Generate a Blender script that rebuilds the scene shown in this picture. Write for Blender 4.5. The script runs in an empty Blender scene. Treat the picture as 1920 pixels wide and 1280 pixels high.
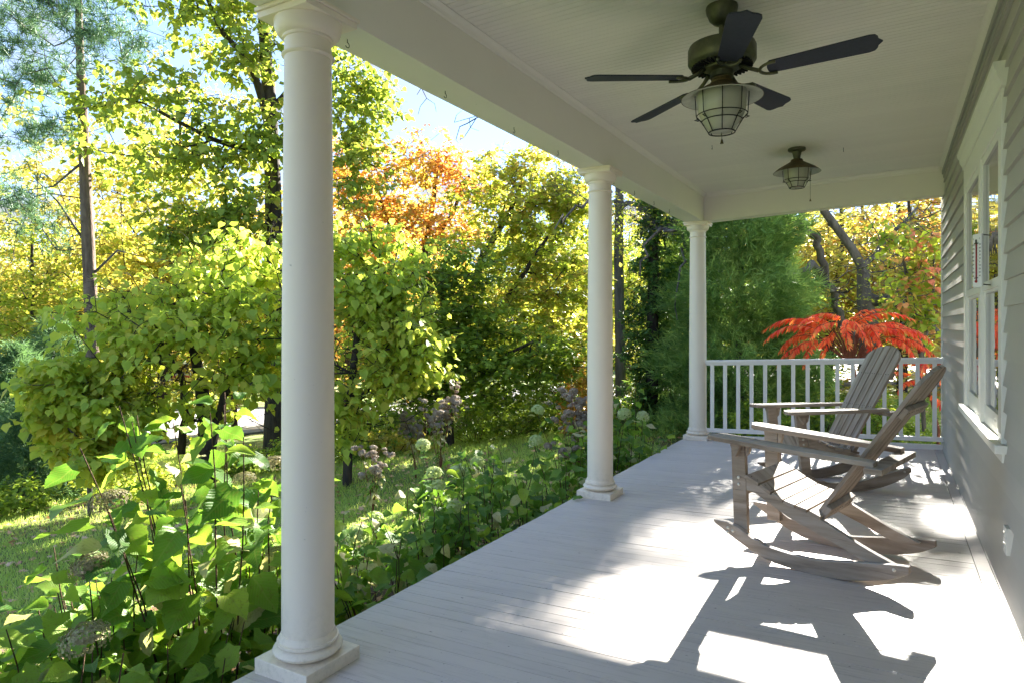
import bpy, math, random
import numpy as np
from mathutils import Vector, Matrix, Euler

R = math.radians
rng = np.random.default_rng(7)
rnd = random.Random(11)
sc = bpy.context.scene
COL = sc.collection

# ------------------------------------------------------------------ camera
CAMZ = 1.28
YAW = R(29.8)
FPX = 1240.0
HOR = 612.0
cam_d = bpy.data.cameras.new('camera')
cam_d.sensor_width = 36.0
cam_d.lens = FPX / 1920 * 36
cam_d.shift_y = -(640 - HOR) / 1920
cam_d.clip_end = 2000
cam_d.clip_start = 0.05
cam = bpy.data.objects.new('camera', cam_d)
COL.objects.link(cam)
cam.location = (0, 0, CAMZ)
cam.rotation_euler = (R(90), 0, YAW)
sc.camera = cam

# ------------------------------------------------------------------ light
SUN_EL, SUN_AZ = R(24.7), R(1.6)          # azimuth measured from +Y towards -X
SKY_STRENGTH = 0.053
SUN_STRENGTH = 3.0
EXPOSURE = 4.2
world = bpy.data.worlds.new('World')
sc.world = world
world.use_nodes = True
wn, wl = world.node_tree.nodes, world.node_tree.links
wn.clear()
w_out = wn.new('ShaderNodeOutputWorld')
w_bg = wn.new('ShaderNodeBackground')
w_bg.inputs['Strength'].default_value = SKY_STRENGTH
sky = wn.new('ShaderNodeTexSky')
sky.sky_type = 'NISHITA'
sky.sun_disc = False
sky.sun_elevation = SUN_EL
sky.sun_rotation = -SUN_AZ
sky.altitude = 200
sky.air_density = 1.0
sky.dust_density = 0.0
sky.ozone_density = 3.0
tc = wn.new('ShaderNodeTexCoord')
sep = wn.new('ShaderNodeSeparateXYZ')
wl.new(tc.outputs['Generated'], sep.inputs[0])
zadd = wn.new('ShaderNodeMath'); zadd.operation = 'ADD'; zadd.inputs[1].default_value = 0.12
wl.new(sep.outputs['Z'], zadd.inputs[0])
zmax = wn.new('ShaderNodeMath'); zmax.operation = 'MAXIMUM'; zmax.inputs[1].default_value = 0.08
wl.new(zadd.outputs[0], zmax.inputs[0])
vdiv = wn.new('ShaderNodeVectorMath'); vdiv.operation = 'DIVIDE'
comb = wn.new('ShaderNodeCombineXYZ')
for k in range(3):
    wl.new(zmax.outputs[0], comb.inputs[k])
wl.new(tc.outputs['Generated'], vdiv.inputs[0]); wl.new(comb.outputs[0], vdiv.inputs[1])
cn = wn.new('ShaderNodeTexNoise')
cn.inputs['Scale'].default_value = 1.7
cn.inputs['Detail'].default_value = 7
cn.inputs['Roughness'].default_value = 0.55
cn.inputs['Distortion'].default_value = 0.25
wl.new(vdiv.outputs[0], cn.inputs['Vector'])
cr = wn.new('ShaderNodeValToRGB')
cr.color_ramp.elements[0].position = 0.50
cr.color_ramp.elements[0].color = (0, 0, 0, 1)
cr.color_ramp.elements[1].position = 0.64
cr.color_ramp.elements[1].color = (1, 1, 1, 1)
wl.new(cn.outputs['Fac'], cr.inputs[0])
wmix = wn.new('ShaderNodeMixRGB')
wmix.inputs['Color2'].default_value = (.82, .82, .84, 1)
wl.new(cr.outputs[0], wmix.inputs['Fac'])
wtint = wn.new('ShaderNodeMixRGB'); wtint.blend_type = 'MULTIPLY'; wtint.inputs['Fac'].default_value = 1.0
wtint.inputs['Color2'].default_value = (.62, .72, .94, 1)
wgam = wn.new('ShaderNodeGamma'); wgam.inputs['Gamma'].default_value = 0.5     # evens out sky brightness: softer near the sun, more fill from overhead
wl.new(sky.outputs[0], wgam.inputs['Color']); wl.new(wgam.outputs[0], wtint.inputs['Color1']); wl.new(wtint.outputs[0], wmix.inputs['Color1'])
wl.new(wmix.outputs[0], w_bg.inputs['Color'])
wl.new(w_bg.outputs[0], w_out.inputs[0])

sun_d = bpy.data.lights.new('sun', 'SUN')
sun_d.energy = SUN_STRENGTH
sun_d.angle = R(0.5)
sun_d.color = (1.0, 0.94, 0.84)
sun = bpy.data.objects.new('sun', sun_d)
COL.objects.link(sun)
sdir = Vector((-math.sin(SUN_AZ) * math.cos(SUN_EL), math.cos(SUN_AZ) * math.cos(SUN_EL), math.sin(SUN_EL)))
sun.rotation_euler = sdir.to_track_quat('Z', 'Y').to_euler()
sun.location = (0, 20, 15)

sc.view_settings.view_transform = 'Standard'
sc.view_settings.look = 'None'
sc.view_settings.exposure = EXPOSURE
sc.view_settings.gamma = 1.0
sc.view_settings.use_curve_mapping = False
sc.cycles.max_bounces = 8
sc.cycles.diffuse_bounces = 5
sc.cycles.glossy_bounces = 3
sc.cycles.transmission_bounces = 5
sc.cycles.transparent_max_bounces = 6
sc.cycles.caustics_reflective = False
sc.cycles.caustics_refractive = False
sc.cycles.sample_clamp_indirect = 8

# ------------------------------------------------------------------ coordinates from the survey of the place
CY, SY = math.cos(YAW), math.sin(YAW)
def W(px, py, d):
    """point at distance d (metres, along the view axis) seen at photo pixel px, py"""
    a = (px - 960) / FPX; b = (HOR - py) / FPX
    return Vector(((CY * a - SY) * d, (SY * a + CY) * d, CAMZ + b * d))

def ground_z(x, y):
    s = np.maximum(0, -np.asarray(x, float) - 2)
    z = -0.60 - 0.09 * np.minimum(s, 12) - 0.125 * np.clip(s - 12, 0, 10.5)
    z = z + 0.05 * np.sin(np.asarray(x) * 0.55 + 1.3) * np.sin(np.asarray(y) * 0.43) * np.clip(s / 3, 0, 1)
    return z
def gz(x, y): return float(ground_z(x, y))

# ------------------------------------------------------------------ materials
class NM:
    """tiny helper round a node material"""
    def __init__(s, name):
        s.m = bpy.data.materials.new(name); s.m.use_nodes = True
        s.n = s.m.node_tree.nodes; s.l = s.m.node_tree.links
        s.b = s.n['Principled BSDF']; s.out = s.n['Material Output']
    def node(s, t, **kw):
        n = s.n.new(t)
        for k, v in kw.items():
            if k in n.inputs.keys(): n.inputs[k].default_value = v
            else: setattr(n, k, v)
        return n
    def link(s, a, b): s.l.new(a, b)
    def coord(s, which='Object', scale=(1, 1, 1)):
        t = s.node('ShaderNodeTexCoord'); m = s.node('ShaderNodeMapping')
        m.inputs['Scale'].default_value = scale
        s.link(t.outputs[which], m.inputs['Vector']); return m.outputs[0]
    def wpos(s, scale=(1, 1, 1)):
        g = s.node('ShaderNodeNewGeometry'); m = s.node('ShaderNodeMapping')
        m.inputs['Scale'].default_value = scale
        s.link(g.outputs['Position'], m.inputs['Vector']); return m.outputs[0]
    def noise(s, vec, scale, detail=4, rough=.55, dist=0):
        n = s.node('ShaderNodeTexNoise'); n.inputs['Scale'].default_value = scale
        n.inputs['Detail'].default_value = detail; n.inputs['Roughness'].default_value = rough
        n.inputs['Distortion'].default_value = dist
        s.link(vec, n.inputs['Vector']); return n.outputs['Fac']
    def ramp(s, fac, stops):
        r = s.node('ShaderNodeValToRGB'); e = r.color_ramp.elements
        while len(e) < len(stops): e.new(0.5)
        for k, (p, c) in enumerate(stops):
            e[k].position = p; e[k].color = (c[0], c[1], c[2], 1) if len(c) == 3 else c
        s.link(fac, r.inputs[0]); return r.outputs[0]
    def mix(s, fac, a, b, mode='MIX'):
        n = s.node('ShaderNodeMixRGB'); n.blend_type = mode
        for sock, v in ((n.inputs[0], fac), (n.inputs[1], a), (n.inputs[2], b)):
            if hasattr(v, 'is_linked'): s.link(v, sock)
            else: sock.default_value = v if isinstance(v, (int, float)) else (*v[:3], 1)
        return n.outputs[0]
    def math(s, op, a, b=0.0):
        n = s.node('ShaderNodeMath'); n.operation = op
        for sock, v in ((n.inputs[0], a), (n.inputs[1], b)):
            if hasattr(v, 'is_linked'): s.link(v, sock)
            else: sock.default_value = v
        return n.outputs[0]
    def bump(s, h, strength=.3, dist=.01):
        b = s.node('ShaderNodeBump'); b.inputs['Strength'].default_value = strength
        b.inputs['Distance'].default_value = dist
        s.link(h, b.inputs['Height']); s.link(b.outputs[0], s.b.inputs['Normal']); return b.outputs[0]
    def base(s, v):
        if hasattr(v, 'is_linked'): s.link(v, s.b.inputs['Base Color'])
        else: s.b.inputs['Base Color'].default_value = (*v[:3], 1)
    def rough(s, v):
        if hasattr(v, 'is_linked'): s.link(v, s.b.inputs['Roughness'])
        else: s.b.inputs['Roughness'].default_value = v

def paint(name, col, var=.06, rough=.5, spec=.3, speck=True):
    k = NM(name); v = k.wpos()
    n1 = k.noise(v, 2.2, 5); c = k.mix(n1, [x * (1 - var) for x in col], [min(1, x * (1 + var)) for x in col])
    oi = k.node('ShaderNodeObjectInfo')
    c = k.mix(k.math('MULTIPLY', oi.outputs['Random'], .5), c, [x * (1 - var * 1.6) for x in col])
    if speck:
        n2 = k.noise(v, 38, 3, .6)
        f = k.ramp(n2, [(0.0, (0, 0, 0)), (.72, (0, 0, 0)), (.80, (.6, .6, .6))])
        c = k.mix(f, c, [x * .45 for x in col])
    k.base(c); k.rough(rough); k.b.inputs['Specular IOR Level'].default_value = spec
    k.bump(k.noise(v, 90, 3), .12, .003)
    return k.m

M = {}
M['column_paint'] = paint('column_paint', (.88, .79, .67), .05, .42)
def grime(k_name, z0, z1, amt):
    m = M[k_name]; nt = m.node_tree; b = nt.nodes['Principled BSDF']; src = b.inputs['Base Color'].links[0].from_socket
    g = nt.nodes.new('ShaderNodeNewGeometry'); sp = nt.nodes.new('ShaderNodeSeparateXYZ'); nt.links.new(g.outputs['Position'], sp.inputs[0])
    mr = nt.nodes.new('ShaderNodeMapRange'); mr.inputs[1].default_value = z1; mr.inputs[2].default_value = z0; nt.links.new(sp.outputs['Z'], mr.inputs[0])
    n = nt.nodes.new('ShaderNodeTexNoise'); n.inputs['Scale'].default_value = 34; n.inputs['Detail'].default_value = 7; n.inputs['Roughness'].default_value = .7; nt.links.new(g.outputs['Position'], n.inputs['Vector'])
    r = nt.nodes.new('ShaderNodeValToRGB'); r.color_ramp.elements[0].position = .48; r.color_ramp.elements[1].position = .72; nt.links.new(n.outputs['Fac'], r.inputs[0])
    mu = nt.nodes.new('ShaderNodeMath'); mu.operation = 'MULTIPLY'; nt.links.new(mr.outputs[0], mu.inputs[0]); nt.links.new(r.outputs[0], mu.inputs[1])
    m2 = nt.nodes.new('ShaderNodeMath'); m2.operation = 'MULTIPLY'; m2.inputs[1].default_value = amt; nt.links.new(mu.outputs[0], m2.inputs[0])
    mx = nt.nodes.new('ShaderNodeMixRGB'); nt.links.new(m2.outputs[0], mx.inputs[0]); nt.links.new(src, mx.inputs[1]); mx.inputs[2].default_value = (.22, .20, .14, 1); nt.links.new(mx.outputs[0], b.inputs['Base Color'])
grime('column_paint', .02, .30, .3)
M['ceiling_paint'] = paint('ceiling_paint', (.84, .81, .72), .04, .55)
M['beam_paint'] = paint('beam_paint', (.84, .81, .73), .04, .5)
M['rail_paint'] = paint('rail_paint', (.82, .78, .73), .04, .4)
M['trim_paint'] = paint('trim_paint', (.78, .78, .72), .04, .45)
M['siding_paint'] = paint('siding_paint', (.47, .455, .41), .11, .55)
M['moulding_grey'] = paint('moulding_grey', (.35, .35, .31), .05, .5)
M['skirt_paint'] = paint('skirt_paint', (.45, .44, .42), .08, .6)

def floor_mat():
    k = NM('floor_paint'); v = k.wpos()
    oi = k.node('ShaderNodeObjectInfo')
    g = k.wpos((1.0, 22, 22)); grain = k.noise(g, 3.0, 6, .65)
    big = k.noise(v, 1.6, 5)
    c = k.mix(big, (.52, .47, .44), (.62, .575, .54))
    c = k.mix(k.math('MULTIPLY', oi.outputs['Random'], .8), c, (.53, .485, .46))
    wear = k.ramp(grain, [(0, (0, 0, 0)), (.54, (0, 0, 0)), (.74, (.75, .75, .75))])
    scuff = k.ramp(k.noise(k.wpos((1.5, 5, 1)), 5.0, 8, .75), [(0, (0, 0, 0)), (.56, (0, 0, 0)), (.70, (.5, .5, .5))]); c = k.mix(scuff, c, (.40, .37, .35))
    c = k.mix(wear, c, (.36, .33, .31))
    sp = k.ramp(k.noise(k.wpos((.5, 1, 1)), 60, 2, .6), [(0, (0, 0, 0)), (.735, (0, 0, 0)), (.76, (1, 1, 1))])
    c = k.mix(sp, c, (.12, .10, .09))
    k.base(c)
    k.rough(k.ramp(grain, [(0, (.36, .36, .36)), (1, (.62, .62, .62))]))
    k.b.inputs['Specular IOR Level'].default_value = .35
    k.bump(grain, .25, .004)
    return k.m
M['floor'] = floor_mat()

def wood_mat():
    k = NM('weathered_wood'); 
    t = k.node('ShaderNodeTexCoord'); oi = k.node('ShaderNodeObjectInfo')
    mp = k.node('ShaderNodeMapping'); mp.inputs['Scale'].default_value = (1.6, 14, 14)
    k.link(t.outputs['UV'], mp.inputs['Vector'])
    off = k.node('ShaderNodeCombineXYZ')
    k.link(k.math('MULTIPLY', oi.outputs['Random'], 37.0), off.inputs[0]); k.link(k.math('MULTIPLY', oi.outputs['Random'], 11.0), off.inputs[1])
    k.link(off.outputs[0], mp.inputs['Location'])
    gr = k.noise(mp.outputs[0], 1.0, 8, .65, .6)
    c = k.ramp(gr, [(.25, (.10, .062, .038)), (.45, (.235, .175, .12)), (.6, (.32, .255, .195)), (.8, (.43, .375, .315))])
    mp2 = k.node('ShaderNodeMapping'); mp2.inputs['Scale'].default_value = (.5, 2, 2)
    k.link(t.outputs['UV'], mp2.inputs['Vector'])
    grey = k.noise(mp2.outputs[0], 1.2, 4)
    geo = k.node('ShaderNodeNewGeometry'); sp = k.node('ShaderNodeSeparateXYZ'); k.link(geo.outputs['Normal'], sp.inputs[0])
    up = k.math('MULTIPLY', k.math('MAXIMUM', sp.outputs['Z'], 0.0), .75)   # faces turned up are greyer and paler
    f = k.math('ADD', k.math('MULTIPLY', grey, .38), up)
    cg = k.ramp(gr, [(.25, (.14, .13, .12)), (.42, (.36, .34, .32)), (.6, (.48, .46, .44)), (.8, (.60, .58, .56))])
    c = k.mix(k.math('MINIMUM', f, 1.0), c, cg)
    mp3 = k.node('ShaderNodeMapping'); mp3.inputs['Scale'].default_value = (2.2, 60, 60); k.link(t.outputs['UV'], mp3.inputs['Vector']); k.link(off.outputs[0], mp3.inputs['Location'])
    crk = k.noise(mp3.outputs[0], 1.0, 3, .5); ck = k.ramp(crk, [(0, (0, 0, 0)), (.66, (0, 0, 0)), (.74, (.8, .8, .8))]); c = k.mix(ck, c, (.06, .045, .035))
    k.base(c); k.rough(.75); k.b.inputs['Specular IOR Level'].default_value = .2
    k.bump(k.math('SUBTRACT', gr, k.math('MULTIPLY', ck, .5)), .6, .004)
    return k.m
M['wood'] = wood_mat()

def metal(name, c1, c2, rough=.45, metallic=.7, scale=14):
    k = NM(name); n = k.noise(k.wpos(), scale, 6, .6)
    k.base(k.ramp(n, [(.3, c1), (.7, c2)])); k.rough(rough); k.b.inputs['Metallic'].default_value = metallic
    k.bump(n, .1, .002); return k.m
M['patina'] = metal('patina_brass', (.06, .07, .045), (.16, .16, .095), .45, .6)
M['shade_outer'] = metal('shade_brown', (.10, .075, .035), (.19, .15, .07), .5, .5)
M['shade_inner'] = metal('shade_inner', (.36, .38, .30), (.55, .56, .46), .5, .2)
M['bolt'] = metal('galvanised_bolt', (.55, .52, .45), (.72, .70, .62), .35, .6)
M['black_metal'] = metal('black_wire', (.02, .02, .018), (.05, .05, .04), .5, .5)
M['blade'] = metal('fan_blade', (.010, .014, .024), (.018, .024, .040), .55, 0, 60)
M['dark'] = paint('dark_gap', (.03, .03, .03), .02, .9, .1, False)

def lamp_glass():
    k = NM('frosted_glass')
    k.base((.60, .60, .47)); k.rough(.35)
    k.b.inputs['Transmission Weight'].default_value = .35
    k.b.inputs['Coat Weight'].default_value = .3
    return k.m
M['lamp_glass'] = lamp_glass()

def pane_mat():
    k = NM('window_glass')
    fr = k.node('ShaderNodeFresnel'); fr.inputs['IOR'].default_value = 1.5
    tr = k.node('ShaderNodeBsdfTransparent'); tr.inputs[0].default_value = (.72, .76, .72, 1)
    gl = k.node('ShaderNodeBsdfGlossy'); gl.inputs['Roughness'].default_value = .012
    b = k.node('ShaderNodeBump'); b.inputs['Strength'].default_value = .12; b.inputs['Distance'].default_value = .006
    k.link(k.noise(k.wpos((1, 1, 1.6)), 5.0, 2, .5), b.inputs['Height'])
    k.link(b.outputs[0], gl.inputs['Normal'])
    f = k.math('MINIMUM', k.math('MULTIPLY', fr.outputs[0], 1.9), 1.0)
    mx = k.node('ShaderNodeMixShader'); k.link(f, mx.inputs[0]); k.link(tr.outputs[0], mx.inputs[1]); k.link(gl.outputs[0], mx.inputs[2])
    k.link(mx.outputs[0], k.out.inputs[0]); return k.m
M['pane'] = pane_mat()

GAIN = 1.8      # the stops below are the light thrown back from one side; the blade also passes about as much
def leaf_mat(name, stops, trans=.5, use_attr=True, vein=False, gloss=.25, patch=.5, tint=(1.12, 1.05, .75)):
    """stops: list of (pos, colour) chosen per leaf; the thin leaf passes light"""
    k = NM(name)
    if use_attr:
        a = k.node('ShaderNodeAttribute'); a.attribute_name = 'rnd'; f = a.outputs['Fac']
    else:
        a = k.node('ShaderNodeObjectInfo'); f = a.outputs['Random']
    n = k.noise(k.wpos(), .9, 3, .6)
    f = k.math('ADD', k.math('MULTIPLY', f, 1 - patch), k.math('MULTIPLY', k.math('SUBTRACT', k.math('MULTIPLY', n, 2.0), .5), patch))
    c = k.ramp(f, [(p_, tuple(min(.88, v_ * GAIN) for v_ in q_)) for p_, q_ in stops])
    if vein:
        uv = k.coord('UV')
        sx = k.node('ShaderNodeSeparateXYZ'); k.link(uv, sx.inputs[0])
        ay = k.math('ABSOLUTE', k.math('SUBTRACT', sx.outputs[1], .5))
        ph = k.math('SUBTRACT', k.math('MULTIPLY', sx.outputs[0], 34.0), k.math('MULTIPLY', ay, 38.0))
        w = k.math('POWER', k.math('ABSOLUTE', k.math('SINE', ph)), .35)
        mid = k.math('LESS_THAN', ay, .018)
        veinf = k.math('MAXIMUM', k.math('SUBTRACT', 1.0, w), mid)
        c2 = k.mix(k.math('MULTIPLY', veinf, .35), c, (.30, .38, .10))
        blot = k.noise(k.coord('UV', (3, 3, 3)), 3.0, 5)
        c = k.mix(k.ramp(blot, [(0, (0, 0, 0)), (.56, (0, 0, 0)), (.74, (.75, .75, .75))]), c2, (.20, .17, .04))
        spot = k.noise(k.coord('UV', (1, 1, 1)), 14.0, 3); c = k.mix(k.ramp(spot, [(0, (0, 0, 0)), (.70, (0, 0, 0)), (.73, (.9, .9, .9))]), c, (.10, .06, .025))
        k.bump(k.math('SUBTRACT', 1.0, veinf), .5, .003)
    k.base(c); k.rough(.48); k.b.inputs['Specular IOR Level'].default_value = gloss
    t = k.node('ShaderNodeBsdfTranslucent')
    k.link(k.mix(1.0, c, tint, 'MULTIPLY'), t.inputs[0])
    mx = k.node('ShaderNodeMixShader'); mx.inputs[0].default_value = trans
    k.link(k.b.outputs[0], mx.inputs[1]); k.link(t.outputs[0], mx.inputs[2]); k.link(mx.outputs[0], k.out.inputs[0])
    return k.m
GD, GM, GL = (.07, .12, .018), (.13, .20, .024), (.21, .27, .032)
YG, YE, GO, OR, RE, BR = (.25, .27, .045), (.33, .28, .09), (.38, .25, .085), (.38, .18, .075), (.45, .06, .035), (.20, .11, .05)
M['redbud'] = leaf_mat('redbud_leaf', [(.05, (.14, .22, .04)), (.35, (.24, .32, .05)), (.6, (.31, .36, .06)), (.9, (.38, .35, .07))], .6)
M['bigtree'] = leaf_mat('yellow_green_leaf', [(.1, (.08, .14, .025)), (.4, (.16, .22, .035)), (.7, (.20, .23, .04)), (1, (.31, .26, .07))], .42)
M['orange'] = leaf_mat('orange_leaf', [(.05, (.16, .20, .03)), (.35, (.30, .24, .05)), (.6, (.36, .21, .06)), (.95, (.36, .15, .05))], .5, tint=(1.2, 1.05, .7))
M['yellowmix'] = leaf_mat('yellow_mixed_leaf', [(.1, GM), (.35, GL), (.6, YG), (.95, GO)], .55)
M['golden'] = leaf_mat('golden_leaf', [(.1, GL), (.4, (.28, .27, .05)), (.8, YE), (1, GO)], .5, tint=(1.15, 1.05, .75))
M['green'] = leaf_mat('deep_green_leaf', [(.1, GD), (.5, GM), (.9, GL), (1, YG)], .45)
M['ivy'] = leaf_mat('ivy_leaf', [(.1, (.02, .05, .014)), (.6, (.04, .09, .02)), (1, GM)], .25)
M['cedar'] = leaf_mat('cedar_needle', [(.1, (.04, .085, .025)), (.45, (.10, .18, .05)), (.8, (.20, .28, .08)), (1, (.30, .36, .12))], .45, gloss=.15)
M['spruce'] = leaf_mat('dark_conifer_needle', [(.1, (.04, .08, .035)), (.6, (.07, .13, .055)), (1, (.12, .18, .07))], .35, gloss=.15)
M['pine'] = leaf_mat('pine_needle', [(.1, (.035, .08, .045)), (.6, (.07, .13, .07)), (1, (.13, .19, .09))], .25, gloss=.2)
M['blush'] = leaf_mat('blush_leaf', [(.1, GM), (.5, GL), (.75, (.42, .14, .09)), (1, (.50, .20, .14))], .5)
M['hydra'] = leaf_mat('hydrangea_leaf', [(.05, (.035, .10, .014)), (.4, (.07, .16, .018)), (.75, (.15, .25, .03)), (1, (.24, .31, .04))], .5, False, True, .3, .25)
M['hydra_pale'] = leaf_mat('faded_leaf', [(0, (.26, .27, .12)), (1, (.34, .31, .17))], .45, False, True, .2, .3, (1.1, 1.05, .7))
M['sumac'] = leaf_mat('sumac_leaflet', [(0, (.20, .02, .02)), (.2, (.42, .045, .025)), (.5, (.50, .095, .04)), (.8, (.50, .18, .06)), (1, (.30, .22, .05))], .5, True, False, .25, .3, (1.15, 1.0, .6))
M['grass'] = leaf_mat('grass_blade', [(.1, (.17, .26, .06)), (.5, (.26, .36, .09)), (1, (.40, .42, .17))], .55, gloss=.1)
M['litter'] = leaf_mat('fallen_leaf', [(0, (.16, .08, .04)), (.4, (.30, .17, .10)), (.7, (.40, .28, .19)), (1, (.42, .16, .06))], .2, gloss=.1)
M['flower'] = leaf_mat('cream_flower', [(0, (.22, .30, .10)), (.5, (.32, .37, .18)), (1, (.40, .42, .27))], .35, gloss=.1, tint=(1, 1, .8))
M['dried'] = leaf_mat('dried_flower', [(0, (.09, .075, .04)), (.5, (.18, .16, .09)), (1, (.28, .29, .16))], .25, gloss=.1, tint=(1, 1, .8))
M['seedhead'] = leaf_mat('seed_head', [(0, (.12, .09, .065)), (.6, (.21, .175, .14)), (1, (.31, .29, .25))], .25, gloss=.1, tint=(1, 1, .9))
M['under'] = leaf_mat('undergrowth_leaf', [(.1, (.04, .08, .016)), (.5, GM), (.8, GL), (1, (.35, .28, .05))], .45)

def bark(name, c1, c2, scale=9):
    k = NM(name); v = k.wpos((1, 1, .22))
    n = k.noise(v, scale, 7, .65); n2 = k.noise(k.wpos((1, 1, .3)), scale * 3.5, 4, .6)
    h = k.math('ADD', n, k.math('MULTIPLY', n2, .5))
    k.base(k.ramp(n, [(.3, c1), (.68, c2)])); k.rough(.9); k.b.inputs['Specular IOR Level'].default_value = .1
    k.bump(h, .9, .03); return k.m
M['bark_dark'] = bark('dark_bark', (.022, .019, .016), (.075, .065, .055))
M['bark_grey'] = bark('grey_bark', (.06, .055, .05), (.17, .16, .145))
M['bark_pine'] = bark('pine_bark', (.07, .05, .042), (.22, .165, .14), 12)
M['stem_brown'] = bark('brown_stem', (.05, .03, .022), (.13, .085, .05), 30)
M['stem_green'] = bark('green_stem', (.07, .08, .03), (.16, .15, .06), 30)
M['stem_red'] = bark('reddish_stem', (.14, .05, .035), (.26, .12, .08), 30)

def ground_mat():
    k = NM('ground_soil_and_lawn'); v = k.wpos()
    soil = k.ramp(k.noise(v, 14, 6, .7), [(.3, (.06, .045, .03)), (.6, (.14, .10, .07)), (.8, (.26, .20, .15))])
    lawn = k.ramp(k.noise(v, 30, 5, .7), [(.3, (.12, .18, .045)), (.6, (.19, .26, .075)), (.8, (.27, .29, .12))])
    sp = k.node('ShaderNodeSeparateXYZ'); k.link(v, sp.inputs[0])
    edge = k.math('ADD', sp.outputs[0], k.math('MULTIPLY', k.math('SUBTRACT', k.noise(v, .8, 3), .5), 1.2))
    bed = k.math('MULTIPLY', k.math('GREATER_THAN', edge, -3.6), k.math('LESS_THAN', sp.outputs[1], 8.6))
    bare = k.ramp(k.noise(v, .6, 5, .6), [(.48, (0, 0, 0)), (.62, (.8, .8, .8))])
    c = k.mix(bare, lawn, soil); c = k.mix(bed, c, soil)
    k.base(c); k.rough(.95); k.b.inputs['Specular IOR Level'].default_value = .1
    k.bump(k.noise(v, 40, 5, .7), .6, .03); return k.m
M['ground'] = ground_mat()
def road_mat():
    k = NM('pale_road'); v = k.wpos()
    k.base(k.ramp(k.noise(v, 6, 7, .7), [(.3, (.24, .235, .24)), (.7, (.34, .33, .34))])); k.rough(.85)
    k.bump(k.noise(v, 120, 3), .2, .004); return k.m
M['road'] = road_mat()
def flat(name, c, rough=.5, metallic=0, spec=.4):
    k = NM(name); n = k.noise(k.wpos(), 8, 4); k.base(k.mix(n, [x * .93 for x in c], [min(1, x * 1.05) for x in c]))
    k.rough(rough); k.b.inputs['Metallic'].default_value = metallic; k.b.inputs['Specular IOR Level'].default_value = spec; return k.m
M['outlet'] = flat('outlet_plastic', (.66, .65, .58)); M['red'] = flat('red_fluid', (.35, .03, .03)); M['ink'] = flat('black_ink', (.03, .03, .035))
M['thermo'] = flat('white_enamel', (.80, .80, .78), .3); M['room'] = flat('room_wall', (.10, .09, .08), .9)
M['van_white'] = flat('white_car_paint', (.75, .76, .78), .25); M['van_red'] = flat('red_car_paint', (.45, .04, .04), .25); M['tyre'] = flat('tyre_rubber', (.03, .03, .03), .8)
M['car_glass'] = flat('car_glass', (.03, .035, .05), .08, 0, .8); M['cone'] = flat('orange_plastic', (.7, .16, .03), .5); M['roof'] = flat('roof_shingle', (.07, .07, .07), .9)

# ------------------------------------------------------------------ builders
def tag(o, label=None, cat=None, group=None, kind=None):
    if label: o['label'] = label
    if cat: o['category'] = cat
    if group: o['group'] = group
    if kind: o['kind'] = kind
    return o
def empty(name, loc=(0, 0, 0), rz=0, **kw):
    o = bpy.data.objects.new(name, None); COL.objects.link(o); o.empty_display_size = .1
    o.location = loc; o.rotation_euler = (0, 0, rz); return tag(o, **kw)
def link_mesh(name, me, parent=None, mat=None):
    o = bpy.data.objects.new(name, me); COL.objects.link(o)
    if parent is not None: o.parent = parent
    if mat is not None and len(me.materials) == 0: me.materials.append(mat)
    return o

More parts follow.
